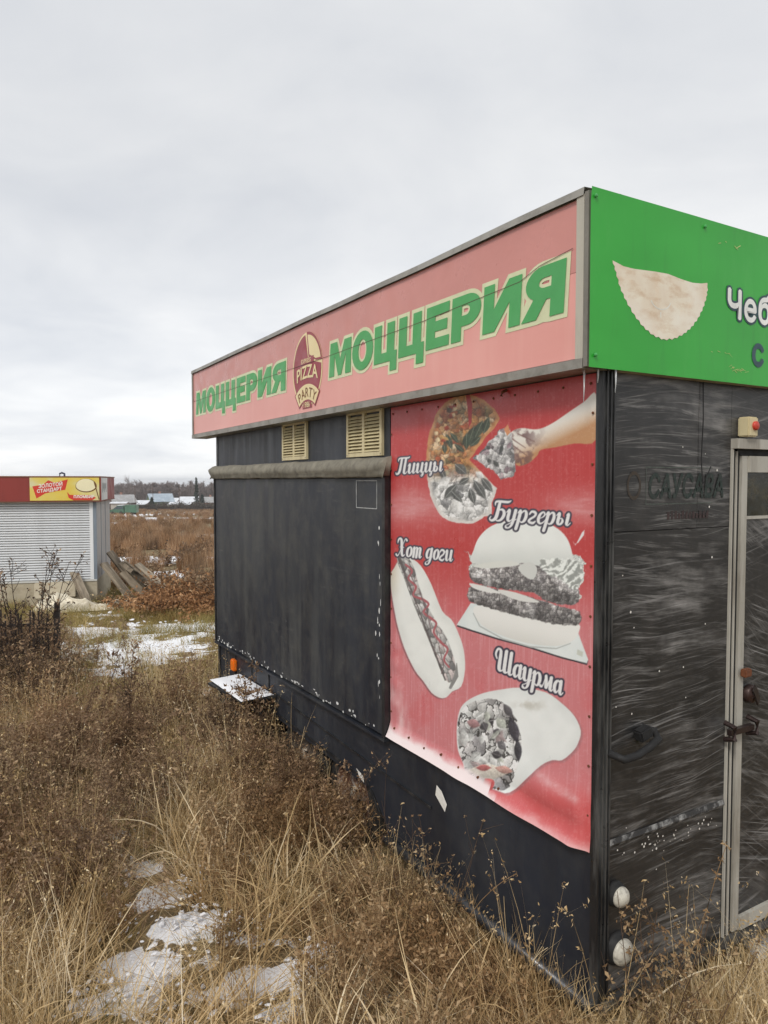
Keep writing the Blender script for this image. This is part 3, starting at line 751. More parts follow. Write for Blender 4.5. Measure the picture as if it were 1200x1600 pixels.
# crack line across the face
cl = MB(); pts = [(4.46, 2.548), (2.6, 2.546), (1.884, 2.550), (.92, 2.563), (.30, 2.585), (.20, 2.615), (.04, 2.633)]
for (a, b), (c2, d2) in zip(pts[:-1], pts[1:]): cl.sheet([(a, b - .0012), (c2, d2 - .0012), (c2, d2 + .0012), (a, b + .0012)], S, .1041)
cl.build('crack_line', worn('crack', L(84, 62, 56), .8), sbox)

# oval logo
M_maroon = worn('maroon_film', L(150, 62, 72), .4, .07, 5, bump=0); M_cr = worn('cream_film', L(226, 208, 160), .4, .06, 5, bump=0)
cy_, cz_ = 2.135, 2.515
lf = lambda a, b, d: S(cy_ - a, cz_ + b, d)
logo = MB().sheet(arcpts(0, 0, .205, .215, 0, 352, 44), lf, .1015).build('logo', M_cr, sbox)
MB().sheet([(-.02, .20)] + arcpts(0, 0, .192, .203, 96, 364, 30) + [(.10, .035), (.015, .068)], lf, .1022).build('logo_field', M_maroon, sbox)
MB().sheet([(.0, .215)] + arcpts(.0, -.01, .205, .225, 88, 11, 18) + [(.12, .040), (.022, .074)], lf, .1026).build('logo_slice_edge', M_maroon, sbox)
MB().sheet([(.012, .198)] + arcpts(.0, -.01, .192, .208, 84, 16, 18) + [(.12, .050), (.036, .082)], lf, .1030).build('logo_slice', M_cr, sbox)
MB().sheet(arcpts(0, -.345, .27, .27, 130, 50, 14) + arcpts(0, -.345, .17, .165, 50, 130, 12), lf, .1034).build('logo_band_edge', M_maroon, sbox)
MB().sheet(arcpts(0, -.345, .262, .262, 128, 52, 14) + arcpts(0, -.345, .178, .173, 53, 127, 12), lf, .1038).build('logo_band', M_cr, sbox)
MB().sheet([(-.065, -.222), (.065, -.222), (.055, -.178), (-.055, -.178)], lf, .1028).build('logo_plaque', M_maroon, sbox)
lt = MB()
put_text(lt, 'PIZZA', .104, lambda x, y, d: lf(-.145 + x, -.056 + y - .9 * (x - .145) ** 2 + .01, d), .1042, offset=.0022, sx=1.03)
put_text(lt, '1986', .045, lambda x, y, d: lf(-.05 + x, -.216 + y, d), .1040, offset=.0008)
MB().sheet([(-.085, .034), (.095, .034), (.095, .070), (-.085, .070)], lf, .1036).build('logo_strip', M_maroon, sbox)
put_text(lt, 'EXPRESS', .036, lambda x, y, d: lf(-.078 + x, .040 + y, d), .1042, offset=.0006, sx=1.0)
lt.build('logo_lettering', M_cr, sbox)['kind'] = 'stuff'
pa = MB()
for k, c in enumerate('PARTY'):
    an = rad(118 - 14 * k); R_ = .188
    cx2, cy2 = R_ * math.cos(an), -.345 + R_ * math.sin(an); ro = an - PI / 2
    put_text(pa, c, .078, lambda x, y, d: lf(cx2 + x * math.cos(ro) - y * math.sin(ro), cy2 + x * math.sin(ro) + y * math.cos(ro), d), .1044, offset=.001, align='CENTER')
pa.build('logo_lettering', worn('brown_film', L(120, 78, 40), .5), sbox)['kind'] = 'stuff'

# green sign over the door
gs = NT('green_panel')
gc = gs.ramp(gs.noise(1, 4, .5, gs.mapped((2, 2, 3))), [(.3, L(36, 160, 44)), (.7, L(48, 174, 54))])
gc = gs.mix(gs.ramp(gs.noise(1, 6, .7, gs.mapped((9, 9, 3))), [(.55, 0.0), (.85, .4)]), gc, L(84, 178, 80))
gc = gs.mix(gs.ramp(gs.noise(1, 6, .65, gs.mapped((22, 22, 1.6), loc=(2, 0, 3))), [(.56, 0.0), (.8, .35)]), gc, L(40, 112, 40))
gs.base(gc); gs.rough(.36); gs.bump(gs.noise(1, 2, .5, gs.mapped((2.5, 1, 4))), .25, .02)
gsign = MB(); ux = np.linspace(-.112, 2.34, 50); uz = np.linspace(2.236, 2.802, 14)
for zz in uz:
    for xx in ux:
        dd = .044 + .0010 * mnoise.noise(Vector((xx * 2.2, zz * 3, 5))) + (.004 if zz > 2.79 else 0)
        gsign.v.append((xx, -dd, zz))
for j in range(13):
    for i in range(49): a = j * 50 + i; gsign.f.append((a, a + 1, a + 51, a + 50))
gsign = gsign.build('sign_panel', gs.m, trailer, smooth=True)
MB().box(-.110, 2.338, -.034, -.016, 2.24, 2.795).build('sign_backing', M_soffit, gsign)
for (x, z) in ((-.095, 2.775), (-.088, 2.275), (.45, 2.775), (.95, 2.28)):
    MB().lathe((x, -.05, z), (0, -1, 0), [(.006, -.004), (.006, .002), (.003, .004), (0, .0042)], 10).build('screw', M_green, gsign)
GP = lambda a, b, d: (a, -.044 - .0012 - (d - .006) * .35, b)
top = [(-.012, 2.586), (.04, 2.575), (.09, 2.574), (.19, 2.580), (.26, 2.582), (.33, 2.574), (.39, 2.570), (.44, 2.574), (.474, 2.581)]
arc_ = [(.476, 2.565), (.47, 2.53), (.452, 2.49), (.425, 2.45), (.39, 2.415), (.35, 2.388), (.30, 2.366), (.245, 2.357), (.19, 2.366), (.14, 2.389), (.095, 2.423), (.055, 2.464), (.025, 2.505), (.005, 2.55)]
sc_ = []
for (p, q) in zip(arc_, arc_[1:] + [top[0]]):
    for k in range(4):
        t = k / 4; x = p[0] + (q[0] - p[0]) * t; z = p[1] + (q[1] - p[1]) * t
        o2 = .0035 if k % 2 else -.002
        dx, dz = x - .235, z - 2.56; l_ = math.hypot(dx, dz); sc_.append((x + dx / l_ * o2, z + dz / l_ * o2))
pie = NT('pie_print')
cc = pie.ramp(pie.noise(1, 5, .55, pie.mapped((9, 9, 9))), [(.35, L(222, 206, 184)), (.65, L(234, 226, 208))])
cc = pie.mix(pie.ramp(pie.noise(1, 4, .6, pie.mapped((22, 22, 22), loc=(3, 1, 1))), [(.55, 0.0), (.75, .5)]), cc, L(226, 198, 166))
cc = pie.mix(pie.ramp(pie.noise(1, 6, .65, pie.mapped((14, 14, 30), loc=(8, 2, 1))), [(.48, 0.0), (.74, .75)]), cc, L(196, 160, 118))
cc = pie.mix(pie.ramp(pie.noise(1, 3, .5, pie.mapped((6, 6, 6), loc=(1, 7, 1))), [(.50, 0.0), (.68, .6)]), cc, L(240, 236, 226))
pie.base(cc); pie.rough(.4)
MB().sheet(top + sc_, GP, .006).build('printed_pasty', pie.m, gsign)
sm = MB()
for k in range(12):
    t0, t1 = rad(200 + 12 * k), rad(212 + 12 * k); P = lambda t, r: (.225 + r * .055 * math.cos(t), 2.495 + r * .04 * math.sin(t))
    sm.sheet([P(t0, 1), P(t1, 1), P(t1, .9), P(t0, .9)], GP, .0075)
sm.sheet([(.222, 2.448), (.229, 2.448), (.228, 2.43), (.224, 2.43)], GP, .0075)
sm.build('printed_crease', worn('pie_light', L(240, 236, 224), .4), gsign)
tx = MB(); put_text(tx, 'Чеб', .143, lambda x, y, d: GP(.585 + x, 2.474 + y, d), .0068, offset=.0125, spacing=1.08)
tx.build('letter_border', worn('navy_film', L(28, 64, 70), .4, bump=0), gsign)
tx = MB(); put_text(tx, 'Чеб', .143, lambda x, y, d: GP(.585 + x, 2.474 + y, d), .0082, offset=.004, spacing=1.08)
tx.build('lettering', worn('white_film', L(226, 228, 226), .4, bump=0), gsign)
tx = MB(); put_text(tx, 'с', .145, lambda x, y, d: GP(.745 + x, 2.312 + y, d), .0072, offset=.005)
tx.build('lettering', worn('navy_film2', L(34, 66, 76), .4, bump=0), gsign)
dm = MB(); r_ = random.Random(8)
for (x, z, n) in ((.66, 2.285, 14), (.55, 2.345, 5), (.59, 2.735, 4)):
    for k in range(n):
        a = x + r_.uniform(-.06, .06); b = z + r_.uniform(-.008, .008); l2 = r_.uniform(.008, .03); h2 = r_.uniform(.001, .003); t = r_.uniform(-.5, .5)
        dm.sheet([(a, b), (a + l2, b + t * l2), (a + l2 * .9, b + t * l2 + h2), (a, b + h2)], GP, .0066 + k * 5e-5)
dm.build('chipped_film', worn('chip', L(176, 190, 120), .6, .3, 40), gsign)['kind'] = 'stuff'
# icicles under the corner of the sign
ice = NT('ice'); ice.base((.9, .93, .95, 1)); ice.rough(.12); ice.p.inputs['Transmission Weight'].default_value = .5; ice.p.inputs['IOR'].default_value = 1.31
for k, (x, y, l_) in enumerate(((-.075, .012, .11), (-.045, -.02, .045), (.02, -.036, .075))):
    o_ = MB().tube([(x, y, 2.237), (x + .001, y, 2.237 - l_ * .5), (x, y + .001, 2.237 - l_)], .004, .0008, n=6).build('icicle', ice.m, None, smooth=True)
    tag(o_, ('longest thin icicle hanging from the sign corner above the poster', 'shortest icicle hanging at the sign corner', 'icicle hanging under the green sign in front of the corner post')[k], 'icicle', 'icicles under the sign corner')

# ------------------------------------------------------------------ the food poster: a printed sheet, its artwork evaluated point by point
# artwork is drawn in a drawing frame (600..940 x 580..1340 units) that is laid on to the sheet with a fixed projective map
_f = FW * math.cos(PITCH) + np.array([0, 0, -math.sin(PITCH)]); _u = np.cross(RT, _f)
def sheet_to_art(y, z):
    v = np.stack([np.full_like(y, -CAM[0]), y - CAM[1], z - CAM[2]], -1)
    w = v @ _f
    return 600 + 1128 * (v @ RT) / w, 800 - 1128 * (v @ _u) / w
PY0, PY1, PZ0, PZ1 = .020, 1.352, .594, 2.232
pn, pm = 480, 600
pu = np.linspace(0, 1, pn); pv = np.linspace(0, 1, pm)
PU, PV = np.meshgrid(pu, pv)
YY = (PY1 + (PY0 - PY1) * PU).ravel(); ZZ = (PZ0 + (PZ1 - PZ0) * PV).ravel()
AX, AY = sheet_to_art(YY, ZZ)

def poly_mask(poly, soft=1.2, rag=0.0, seed=0, fs=.12):
    """anti-aliased inside mask of a polygon, optional ragged edge"""
    p = np.array(poly, float); X = AX; Y = AY
    if rag:
        X = AX + (fbm(AX * fs, AY * fs, seed, 3) - .5) * rag; Y = AY + (fbm(AX * fs + 50, AY * fs, seed + 5, 3) - .5) * rag
    x0, y0 = p.min(0) - 6; x1, y1 = p.max(0) + 6
    idx = np.where((X > x0) & (X < x1) & (Y > y0) & (Y < y1))[0]
    out = np.zeros(len(X)); x = X[idx]; y = Y[idx]
    ins = np.zeros(len(idx), bool); dmin = np.full(len(idx), 1e9)
    for a, b in zip(p, np.roll(p, -1, 0)):
        c = (a[1] > y) != (b[1] > y)
        with np.errstate(divide='ignore', invalid='ignore'):
            xi = (b[0] - a[0]) * (y - a[1]) / (b[1] - a[1] + 1e-12) + a[0]
        ins ^= c & (x < xi)
        e_ = b - a; t = np.clip(((x - a[0]) * e_[0] + (y - a[1]) * e_[1]) / (e_ @ e_ + 1e-9), 0, 1)
        dmin = np.minimum(dmin, (x - a[0] - t * e_[0]) ** 2 + (y - a[1] - t * e_[1]) ** 2)
    d = np.sqrt(dmin) * np.where(ins, 1, -1)
    out[idx] = np.clip(.5 + d / soft, 0, 1); return out
def smooth_poly(pts, k=4):
    P = np.array(pts, float); n = len(P); out = []
    for i in range(n):
        p0, p1, p2, p3 = P[i - 1], P[i], P[(i + 1) % n], P[(i + 2) % n]
        for j in range(k):
            t = j / k
            out.append(.5 * (2 * p1 + (p2 - p0) * t + (2 * p0 - 5 * p1 + 4 * p2 - p3) * t * t + (3 * p1 - p0 - 3 * p2 + p3) * t ** 3))
    return out
def stroke_mask(strokes, grow=0.0, soft=1.1):
    """strokes: polylines of (x,y,half-width)"""
    out = np.zeros(len(AX)); allp = np.concatenate([np.array(s)[:, :2] for s in strokes])
    x0, y0 = allp.min(0) - 14; x1, y1 = allp.max(0) + 14
    idx = np.where((AX > x0) & (AX < x1) & (AY > y0) & (AY < y1))[0]; x = AX[idx]; y = AY[idx]
    best = np.full(len(idx), -1e9)
    for s in strokes:
        s = np.array(s, float)
        for a, b in zip(s[:-1], s[1:]):
            e_ = b[:2] - a[:2]; t = np.clip(((x - a[0]) * e_[0] + (y - a[1]) * e_[1]) / (e_ @ e_ + 1e-9), 0, 1)
            d = np.hypot(x - a[0] - t * e_[0], y - a[1] - t * e_[1]); best = np.maximum(best, a[2] + (b[2] - a[2]) * t - d)
    out[idx] = np.clip(.5 + (best + grow) / soft, 0, 1); return out
art = np.zeros((len(AX), 3))
def lay(mask, col):
    global art
    c = np.asarray(col, float)
    art = art * (1 - mask[:, None]) + (c if c.ndim == 2 else c[None, :]) * mask[:, None]
def mixc(t, a, b): return np.asarray(a, float)[None] * (1 - t[:, None]) + np.asarray(b, float)[None] * t[:, None]

# red ground, faded pinker below, whitish bleached bands, fine vertical weathering streaks
fade = sstep(850, 1000, AY) * .85 + sstep(700, 800, AY) * .12
art[:] = mixc(fade, (182, 58, 58), (202, 126, 130))
streak = fbm(AX * .55, AY * .018, 31, 3)
lay(sstep(.48, .8, streak) * (.10 + .30 * sstep(860, 1000, AY)), (222, 172, 176))
glow = np.exp(-((AY - 792 + (AX - 600) * .00) / 26) ** 2) * (np.exp(-((AX - 640) / 70) ** 2) + np.exp(-((AX - 915) / 60) ** 2) * .9) * (.4 + .6 * fbm(AX * .05, AY * .2, 3, 3))
lay(np.clip(glow * .75, 0, 1), (226, 196, 198))
lay(sstep(.50, .75, fbm(AX * .018, AY * .018, 55, 4)) * sstep(830, 900, AY) * .28, (200, 84, 88))
lay(sstep(.55, .8, fbm(AX * .03 + 9, AY * .012, 59, 4)) * np.exp(-((AX - 625) / 22) ** 2) * sstep(1050, 1100, AY) * .8, (232, 206, 206))
lay(sstep(1190, 1240, AY - (AX - 800) * .2) * .55, (196, 66, 66))

def food_noise(sc, seed): return fbm(AX * sc, AY * sc, seed, 5)
def cells(size, seed, sx=1.0, sy=1.0, ang=0.0, warp=3.0):
    """jittered cells: random id, light (lit from upper left), rim (0 at the gaps between chunks)"""
    wx = AX + (fbm(AX * .12, AY * .12, seed + 90, 3) - .5) * warp * 2; wy = AY + (fbm(AX * .12 + 40, AY * .12, seed + 91, 3) - .5) * warp * 2
    ca, sa = math.cos(ang), math.sin(ang)
    x = (wx * ca + wy * sa) / (size * sx); y = (-wx * sa + wy * ca) / (size * sy)
    ix = np.floor(x); iy = np.floor(y); d1 = np.full(len(x), 9.0); d2 = d1.copy(); idv = np.zeros(len(x)); lx = idv.copy(); ly = idv.copy()
    for ox in (-1, 0, 1):
        for oy in (-1, 0, 1):
            cx = ix + ox; cy = iy + oy; jx = cx + .15 + .7 * hash2(cx, cy, seed); jy = cy + .15 + .7 * hash2(cx, cy, seed + 1)
            d = np.hypot(x - jx, y - jy); n_ = d < d1
            d2 = np.where(n_, d1, np.minimum(d2, d)); idv = np.where(n_, hash2(cx, cy, seed + 2), idv); lx = np.where(n_, x - jx, lx); ly = np.where(n_, y - jy, ly); d1 = np.where(n_, d, d1)
    gx_, gy_ = lx * ca - ly * sa, lx * sa + ly * ca
    return idv, np.clip(.5 - .55 * gx_ - .65 * gy_, 0, 1), sstep(.02, .28, d2 - d1)
def chunk(size, seed, pal, dark=.35, thin=0, **kw):
    idv, li, rim = cells(size, seed, **kw)
    if thin: rim = sstep(0, .35, rim)
    pal = np.array(pal, float); c = pal[np.clip((idv * len(pal)).astype(int), 0, len(pal) - 1)]
    fine = .82 + .36 * fbm(AX * .5, AY * .5, seed + 7, 3)
    return c * ((.62 + .55 * li) * fine * (dark + (1 - dark) * rim))[:, None]
WARM = [(196, 138, 88), (214, 176, 128), (178, 112, 66), (150, 84, 50), (228, 206, 168), (206, 150, 84), (122, 74, 48), (176, 84, 52), (232, 214, 184), (94, 92, 60)]
GREY = [(226, 226, 224), (196, 196, 194), (150, 150, 148), (234, 234, 232), (112, 112, 112), (206, 208, 206), (82, 82, 84), (216, 214, 212)]
# pizza: one large disc, the lower half bleached to grey
pizza = smooth_poly([(733, 614), (712, 621), (693, 634), (682, 652), (675, 673), (669, 700), (668, 728), (672, 761), (677, 780), (685, 798), (694, 808), (705, 814), (733, 818), (747, 815), (759, 807), (771, 786)], 3)[:-2] + [(780, 764), (736, 719), (762, 682), (776, 668), (784, 654), (776, 639), (759, 625), (748, 620)]
pm1 = poly_mask(pizza, 1.5, 3, 4)
old = sstep(722, 760, AY + 16 * (fbm(AX * .05, AY * .05, 3, 3) - .5))
n1_ = food_noise(.11, 41)
warm = chunk(11, 301, WARM, .62, warp=6) * .55 + chunk(6, 305, WARM, .65, warp=5) * .28 + mixc(fbm(AX * .14, AY * .14, 307, 5), (110, 60, 34), (250, 208, 150)) * .22
grey = chunk(12, 311, GREY + [(232, 232, 230), (222, 222, 220), (230, 230, 228)], .6, thin=1, warp=8) * .62 + chunk(6, 315, GREY, .75, warp=5) * .25 + mixc(fbm(AX * .16, AY * .16, 317, 5), (90, 90, 90), (255, 255, 253)) * .30
crust = poly_mask(pizza, 20)
rimc = mixc(n1_, (172, 112, 66), (214, 164, 110)); rimg = mixc(n1_, (196, 190, 184), (232, 230, 226))
inner = warm * (1 - old[:, None]) + grey * old[:, None]; rim_ = rimc * (1 - old[:, None]) + rimg * old[:, None]
ci = sstep(.55, .95, crust)[:, None]
lay(pm1, np.clip(inner * ci + rim_ * (1 - ci), 0, 238))
r_ = random.Random(21)
def leaf(cx, cy, l_, w, an, col, vein=None):
    ca, sa = math.cos(an), math.sin(an)
    P = [(cx + (t * l_) * ca - (s * w * math.sin(PI * (t + .5))) * sa, cy + (t * l_) * sa + (s * w * math.sin(PI * (t + .5))) * ca) for s, ts in ((1, np.linspace(-.5, .5, 8)), (-1, np.linspace(.5, -.5, 8))) for t in ts]
    mk = poly_mask(P, 1.8)
    side = np.clip(.5 + (-(AX - cx) * sa + (AY - cy) * ca) / (2.2 * w), 0, 1)
    lay(mk * .9, np.clip(np.array(col, float)[None] * (1.18 - .45 * side)[:, None] * (.85 + .3 * fbm(AX * .4, AY * .4, 7, 3))[:, None], 0, 240))
    if vein is not None: lay(stroke_mask([[(cx - l_ * .45 * ca, cy - l_ * .45 * sa, .45), (cx + l_ * .45 * ca, cy + l_ * .45 * sa, .2)]]) * .8, vein)
for (cx, cy, l_, w, an) in ((738, 682, 34, 7, 1.9), (750, 672, 32, 7, 2.0), (762, 665, 28, 6, 1.9), (731, 690, 26, 6, 1.6), (704, 690, 26, 5, 1.2), (712, 684, 20, 4, .9), (745, 690, 24, 5, 2.4), (697, 700, 18, 4, 1.5), (720, 700, 20, 4, .7)):
    leaf(cx, cy, l_, w, an, (56, 68, 54), (132, 142, 122))
for (cx, cy, l_, w, an) in ((722, 733, 24, 8, .7), (752, 765, 36, 7, 1.0), (763, 757, 30, 6, .9), (706, 768, 30, 7, 2.3), (740, 775, 26, 6, 1.3), (727, 752, 20, 5, 2.6), (716, 776, 26, 5, .8), (694, 740, 20, 5, 1.2)):
    leaf(cx, cy, l_, w, an, (86, 88, 86), (190, 192, 190))
for (cx, cy, l_, w, an) in ((715, 792, 26, 10, 1.2), (697, 752, 22, 7, 2.6), (738, 797, 18, 5, .4), (752, 742, 16, 5, .6), (684, 770, 16, 6, 1.8)): leaf(cx, cy, l_, w, an, (226, 226, 224))
for k in range(18):
    a = r_.uniform(2.2, 4.6); cx, cy = 718 + 36 * math.cos(a) * r_.uniform(.4, 1), 670 + 44 * math.sin(a) * r_.uniform(.4, 1)
    leaf(cx, cy, r_.uniform(6, 11), r_.uniform(2.5, 4.5), r_.uniform(0, 3), r_.choice([(226, 204, 164), (150, 60, 42), (206, 160, 96), (84, 62, 42), (196, 120, 70)]))
lay(poly_mask([(735, 612), (740, 632), (739, 660), (735, 668), (733, 640), (730, 618)], 1.5), (172, 50, 52))
lay(poly_mask([(741, 712), (758, 694), (770, 680), (764, 694), (750, 708)], 1.2), (184, 56, 58))
# arm and hand, slice
arm = [(934, 616), (915, 628), (890, 645), (868, 660), (850, 669), (836, 671), (818, 669), (803, 674), (792, 688), (800, 708), (810, 727), (828, 724), (842, 712), (848, 703), (870, 699), (900, 693), (934, 687)]
am = poly_mask(smooth_poly(arm, 4), 1.6)
shade = np.clip((AY - (672 - (AX - 845) * .50)) / 34, 0, 1)
armc = mixc(shade ** 1.6, (226, 222, 214), (186, 138, 96))
lay(am, armc)
lay(am * sstep(.45, .7, food_noise(.10, 71)) * np.exp(-((AX - 818) / 24) ** 2) * .8, (98, 70, 70))
for (a, b, c, d) in ((800, 684, 824, 700), (804, 696, 826, 712), (812, 678, 838, 690)): lay(stroke_mask([[(a, b, 1.2), (c, d, .6)]]) * .7, (110, 76, 70))
slice_ = [(742, 717), (758, 700), (773, 684), (782, 676), (796, 664), (801, 680), (806, 700), (808, 722), (807, 745), (795, 745), (783, 750), (776, 738), (760, 730)]
smk = poly_mask(slice_, 1.4, 7, 13); gq = food_noise(.17, 81)
lay(smk, np.clip(chunk(9, 321, GREY + [(176, 150, 158), (120, 96, 104)], .72, warp=6) * .6 + chunk(5, 325, GREY, .7, warp=5) * .2 + mixc(fbm(AX * .16, AY * .16, 327, 5), (84, 80, 82), (255, 250, 252)) * .28, 0, 238))
lay(poly_mask([(790, 671), (796, 663), (800, 676), (795, 681)], 1.2), (206, 140, 96))
for k in range(7): leaf(r_.uniform(762, 800), r_.uniform(695, 738), r_.uniform(7, 16), r_.uniform(2, 4), r_.uniform(.6, 2.4), r_.choice([(74, 76, 74), (234, 232, 232), (150, 128, 136)]))

# burger on paper
paper = [(738, 942), (760, 944), (905, 985), (922, 1030), (920, 1036), (881, 1026), (830, 1010), (781, 997), (740, 984), (716, 976)]
lay(poly_mask([(x, y + 2.5) for x, y in paper], 1.2), (52, 50, 56))
lay(poly_mask(paper, 1.4), mixc(food_noise(.05, 91), (206, 216, 216), (230, 234, 232)))
lay(poly_mask([(905, 1014), (914, 1018), (913, 1026), (904, 1022)], 1.5), (196, 200, 190))
bb = smooth_poly([(742, 952), (760, 946), (820, 956), (900, 972), (908, 985), (896, 1002), (870, 1009), (830, 1005), (790, 994), (755, 976)], 4)
lay(poly_mask(bb, 1.5), mixc(sstep(950, 1005, AY - (AX - 740) * .25), (230, 230, 226), (204, 204, 198)))
lay(stroke_mask([[(742, 958, .6), (752, 978, 1.0), (788, 998, 1.1), (830, 1010, 1.1), (872, 1013, .9), (894, 1005, .7)]]), (178, 182, 180))
bun = smooth_poly([(741, 880), (743, 858), (752, 838), (770, 822), (800, 812), (835, 811), (868, 822), (888, 840), (897, 865), (898, 884), (870, 888), (800, 880)], 4)
lett = smooth_poly([(730, 858), (742, 872), (770, 872), (800, 868), (840, 872), (880, 868), (905, 868), (916, 880), (914, 905), (905, 925), (912, 934), (896, 938), (860, 930), (820, 915), (780, 905), (748, 900), (735, 892), (738, 876)], 3)
lm = poly_mask(lett, 1.4, 9, 15, .2)
ln = food_noise(.13, 95)
ruf = .5 + .5 * np.sin((AY * .42 + AX * .10 + 9 * (ln - .5) * 4) + 5 * food_noise(.05, 96))
lay(lm, mixc(np.clip(.25 + .75 * ruf * (.6 + .8 * ln), 0, 1), (146, 150, 146), (230, 234, 230)))
lay(lm * sstep(.57, .70, food_noise(.09, 99)) * (AX < 850) * .8, (104, 98, 94))
lay(poly_mask(bun, 1.5), mixc(np.clip(sstep(884, 842, AY) * .7 + .3 * food_noise(.05, 97), 0, 1), (204, 208, 204), (234, 237, 234)))
p1 = smooth_poly([(737, 890), (750, 884), (790, 882), (830, 880), (860, 890), (890, 900), (906, 915), (907, 940), (890, 945), (860, 940), (835, 925), (800, 922), (760, 915), (738, 905)], 3)
p2 = smooth_poly([(735, 922), (745, 914), (770, 918), (800, 925), (840, 935), (880, 948), (908, 955), (911, 970), (902, 977), (870, 975), (830, 966), (790, 956), (750, 945), (734, 936)], 3)
PAT = [(96, 92, 92), (132, 128, 126), (74, 70, 72), (164, 160, 158), (58, 54, 56), (196, 192, 190), (112, 106, 106)]
for pp, sd in ((p2, 103), (p1, 107)):
    k_ = poly_mask(pp, 1.5, 4, sd, .2); b_ = food_noise(.06, sd + 3); P_ = np.array(pp)
    mid_ = np.interp(AX, np.sort(P_[:, 0]), np.interp(np.sort(P_[:, 0]), [735, 910], [900 + 30 * (sd == 103), 925 + 38 * (sd == 103)]))
    body = chunk(7, sd, PAT, .35) * .5 + chunk(3.8, sd + 5, PAT, .4) * .5
    body = body * (1.25 - .5 * sstep(-18, 18, AY - mid_))[:, None] + 70 * sstep(.5, .72, b_)[:, None]
    lay(k_, np.clip(body * .80 + 48, 0, 230))
lay(poly_mask(smooth_poly([(742, 884), (770, 878), (800, 876), (815, 882), (790, 886), (760, 888)], 3), 1.2), (214, 216, 210))
lay(poly_mask(smooth_poly([(812, 886), (830, 878), (842, 888), (836, 905), (822, 900)], 3), 1.2), (206, 208, 204))
lay(poly_mask(smooth_poly([(736, 911), (760, 916), (785, 926), (770, 926), (745, 920)], 3), 1.2), (222, 222, 218))
lay(poly_mask(smooth_poly([(780, 921), (810, 926), (846, 940), (822, 940), (795, 932)], 3), 1.2), (216, 216, 212))
lay(poly_mask(smooth_poly([(846, 876), (880, 872), (910, 880), (913, 900), (900, 922), (880, 905), (856, 896)], 3), 1.2, 8, 17, .2), mixc(sstep(.3, .66, .6 * food_noise(.16, 113) + .4 * (.5 + .5 * np.sin(AX * .3 + AY * .35 + 22 * food_noise(.05, 114)))), (150, 154, 150), (232, 236, 232)))
lay(poly_mask([(898, 846), (902, 852), (912, 832), (916, 828), (915, 836), (906, 848), (900, 850)], 1.5), (226, 224, 224))

# hot dog
hd = smooth_poly([(632, 866), (645, 872), (660, 884), (676, 912), (693, 954), (708, 968), (719, 990), (727, 1015), (729, 1045), (723, 1072), (709, 1080), (700, 1089), (690, 1090), (677, 1082), (664, 1064), (650, 1046), (634, 1012), (622, 970), (614, 925), (613, 898), (618, 888)], 3)
lay(poly_mask([(x - 2, y + 1.5) for x, y in hd], 2), (150, 100, 104))
hdm = poly_mask(hd, 1.4); inn = poly_mask(hd, 26)
lay(hdm, mixc(np.clip(.35 + inn * .5 + .3 * food_noise(.06, 121), 0, 1), (188, 190, 186), (233, 235, 231)))
lay(poly_mask(hd, 1.4) * np.exp(-((AX - 616) / 10) ** 2) * sstep(960, 890, AY) * .45, (206, 188, 160))
ditch = smooth_poly([(622, 872), (636, 868), (648, 884), (654, 905), (664, 935), (682, 968), (700, 996), (712, 1030), (714, 1052), (706, 1066), (696, 1058), (684, 1030), (668, 990), (650, 948), (634, 905)], 3)
dk = poly_mask(ditch, 1.4); dn = fbm(AX * .16 + AY * .05, AY * .05, 125, 4)
lay(dk, np.clip(chunk(6, 331, GREY + [(206, 190, 188)], .5, sx=2.4, ang=1.1) * .6 + mixc(dn, (150, 146, 146), (230, 230, 226)) * .4, 0, 234))
lay(stroke_mask([[(626, 872, 2.6), (636, 900, 1.8), (648, 930, 1.6), (656, 950, .8), (668, 985, 1.6), (682, 1020, 1.4), (698, 1062, 1.2)]]) * .85, (92, 86, 86))
lay(stroke_mask([[(716, 1036, .5), (715, 1056, 3.5), (706, 1074, 2.2)]]), (138, 138, 136))
def smooth_line(P, k=4):
    P = np.array(P, float); n = len(P); out = []
    for i in range(n - 1):
        p0, p1, p2, p3 = P[max(i - 1, 0)], P[i], P[i + 1], P[min(i + 2, n - 1)]
        for t in np.arange(k) / k: out.append(.5 * (2 * p1 + (p2 - p0) * t + (2 * p0 - 5 * p1 + 4 * p2 - p3) * t * t + (3 * p1 - p0 - 3 * p2 + p3) * t ** 3))
    return out + [P[-1]]
lay(stroke_mask([smooth_line([(636, 882, 1.5), (646, 892, 1.6), (640, 904, 1.3), (652, 916, 1.8), (648, 930, 1.4), (662, 936, 2.0), (672, 944, 1.6), (664, 956, 1.6), (676, 966, 1.9), (684, 974, 1.5), (680, 988, 1.5), (692, 1004, 1.9), (702, 1014, 1.5), (696, 1030, 1.4), (704, 1042, 1.3)])]), (172, 98, 104))
lay(stroke_mask([[(658, 925, .7), (668, 950, .8), (676, 985, .6)], [(640, 890, .8), (650, 912, .6)], [(688, 1010, .7), (696, 1040, .7), (692, 1052, .6)]]), (120, 104, 106))

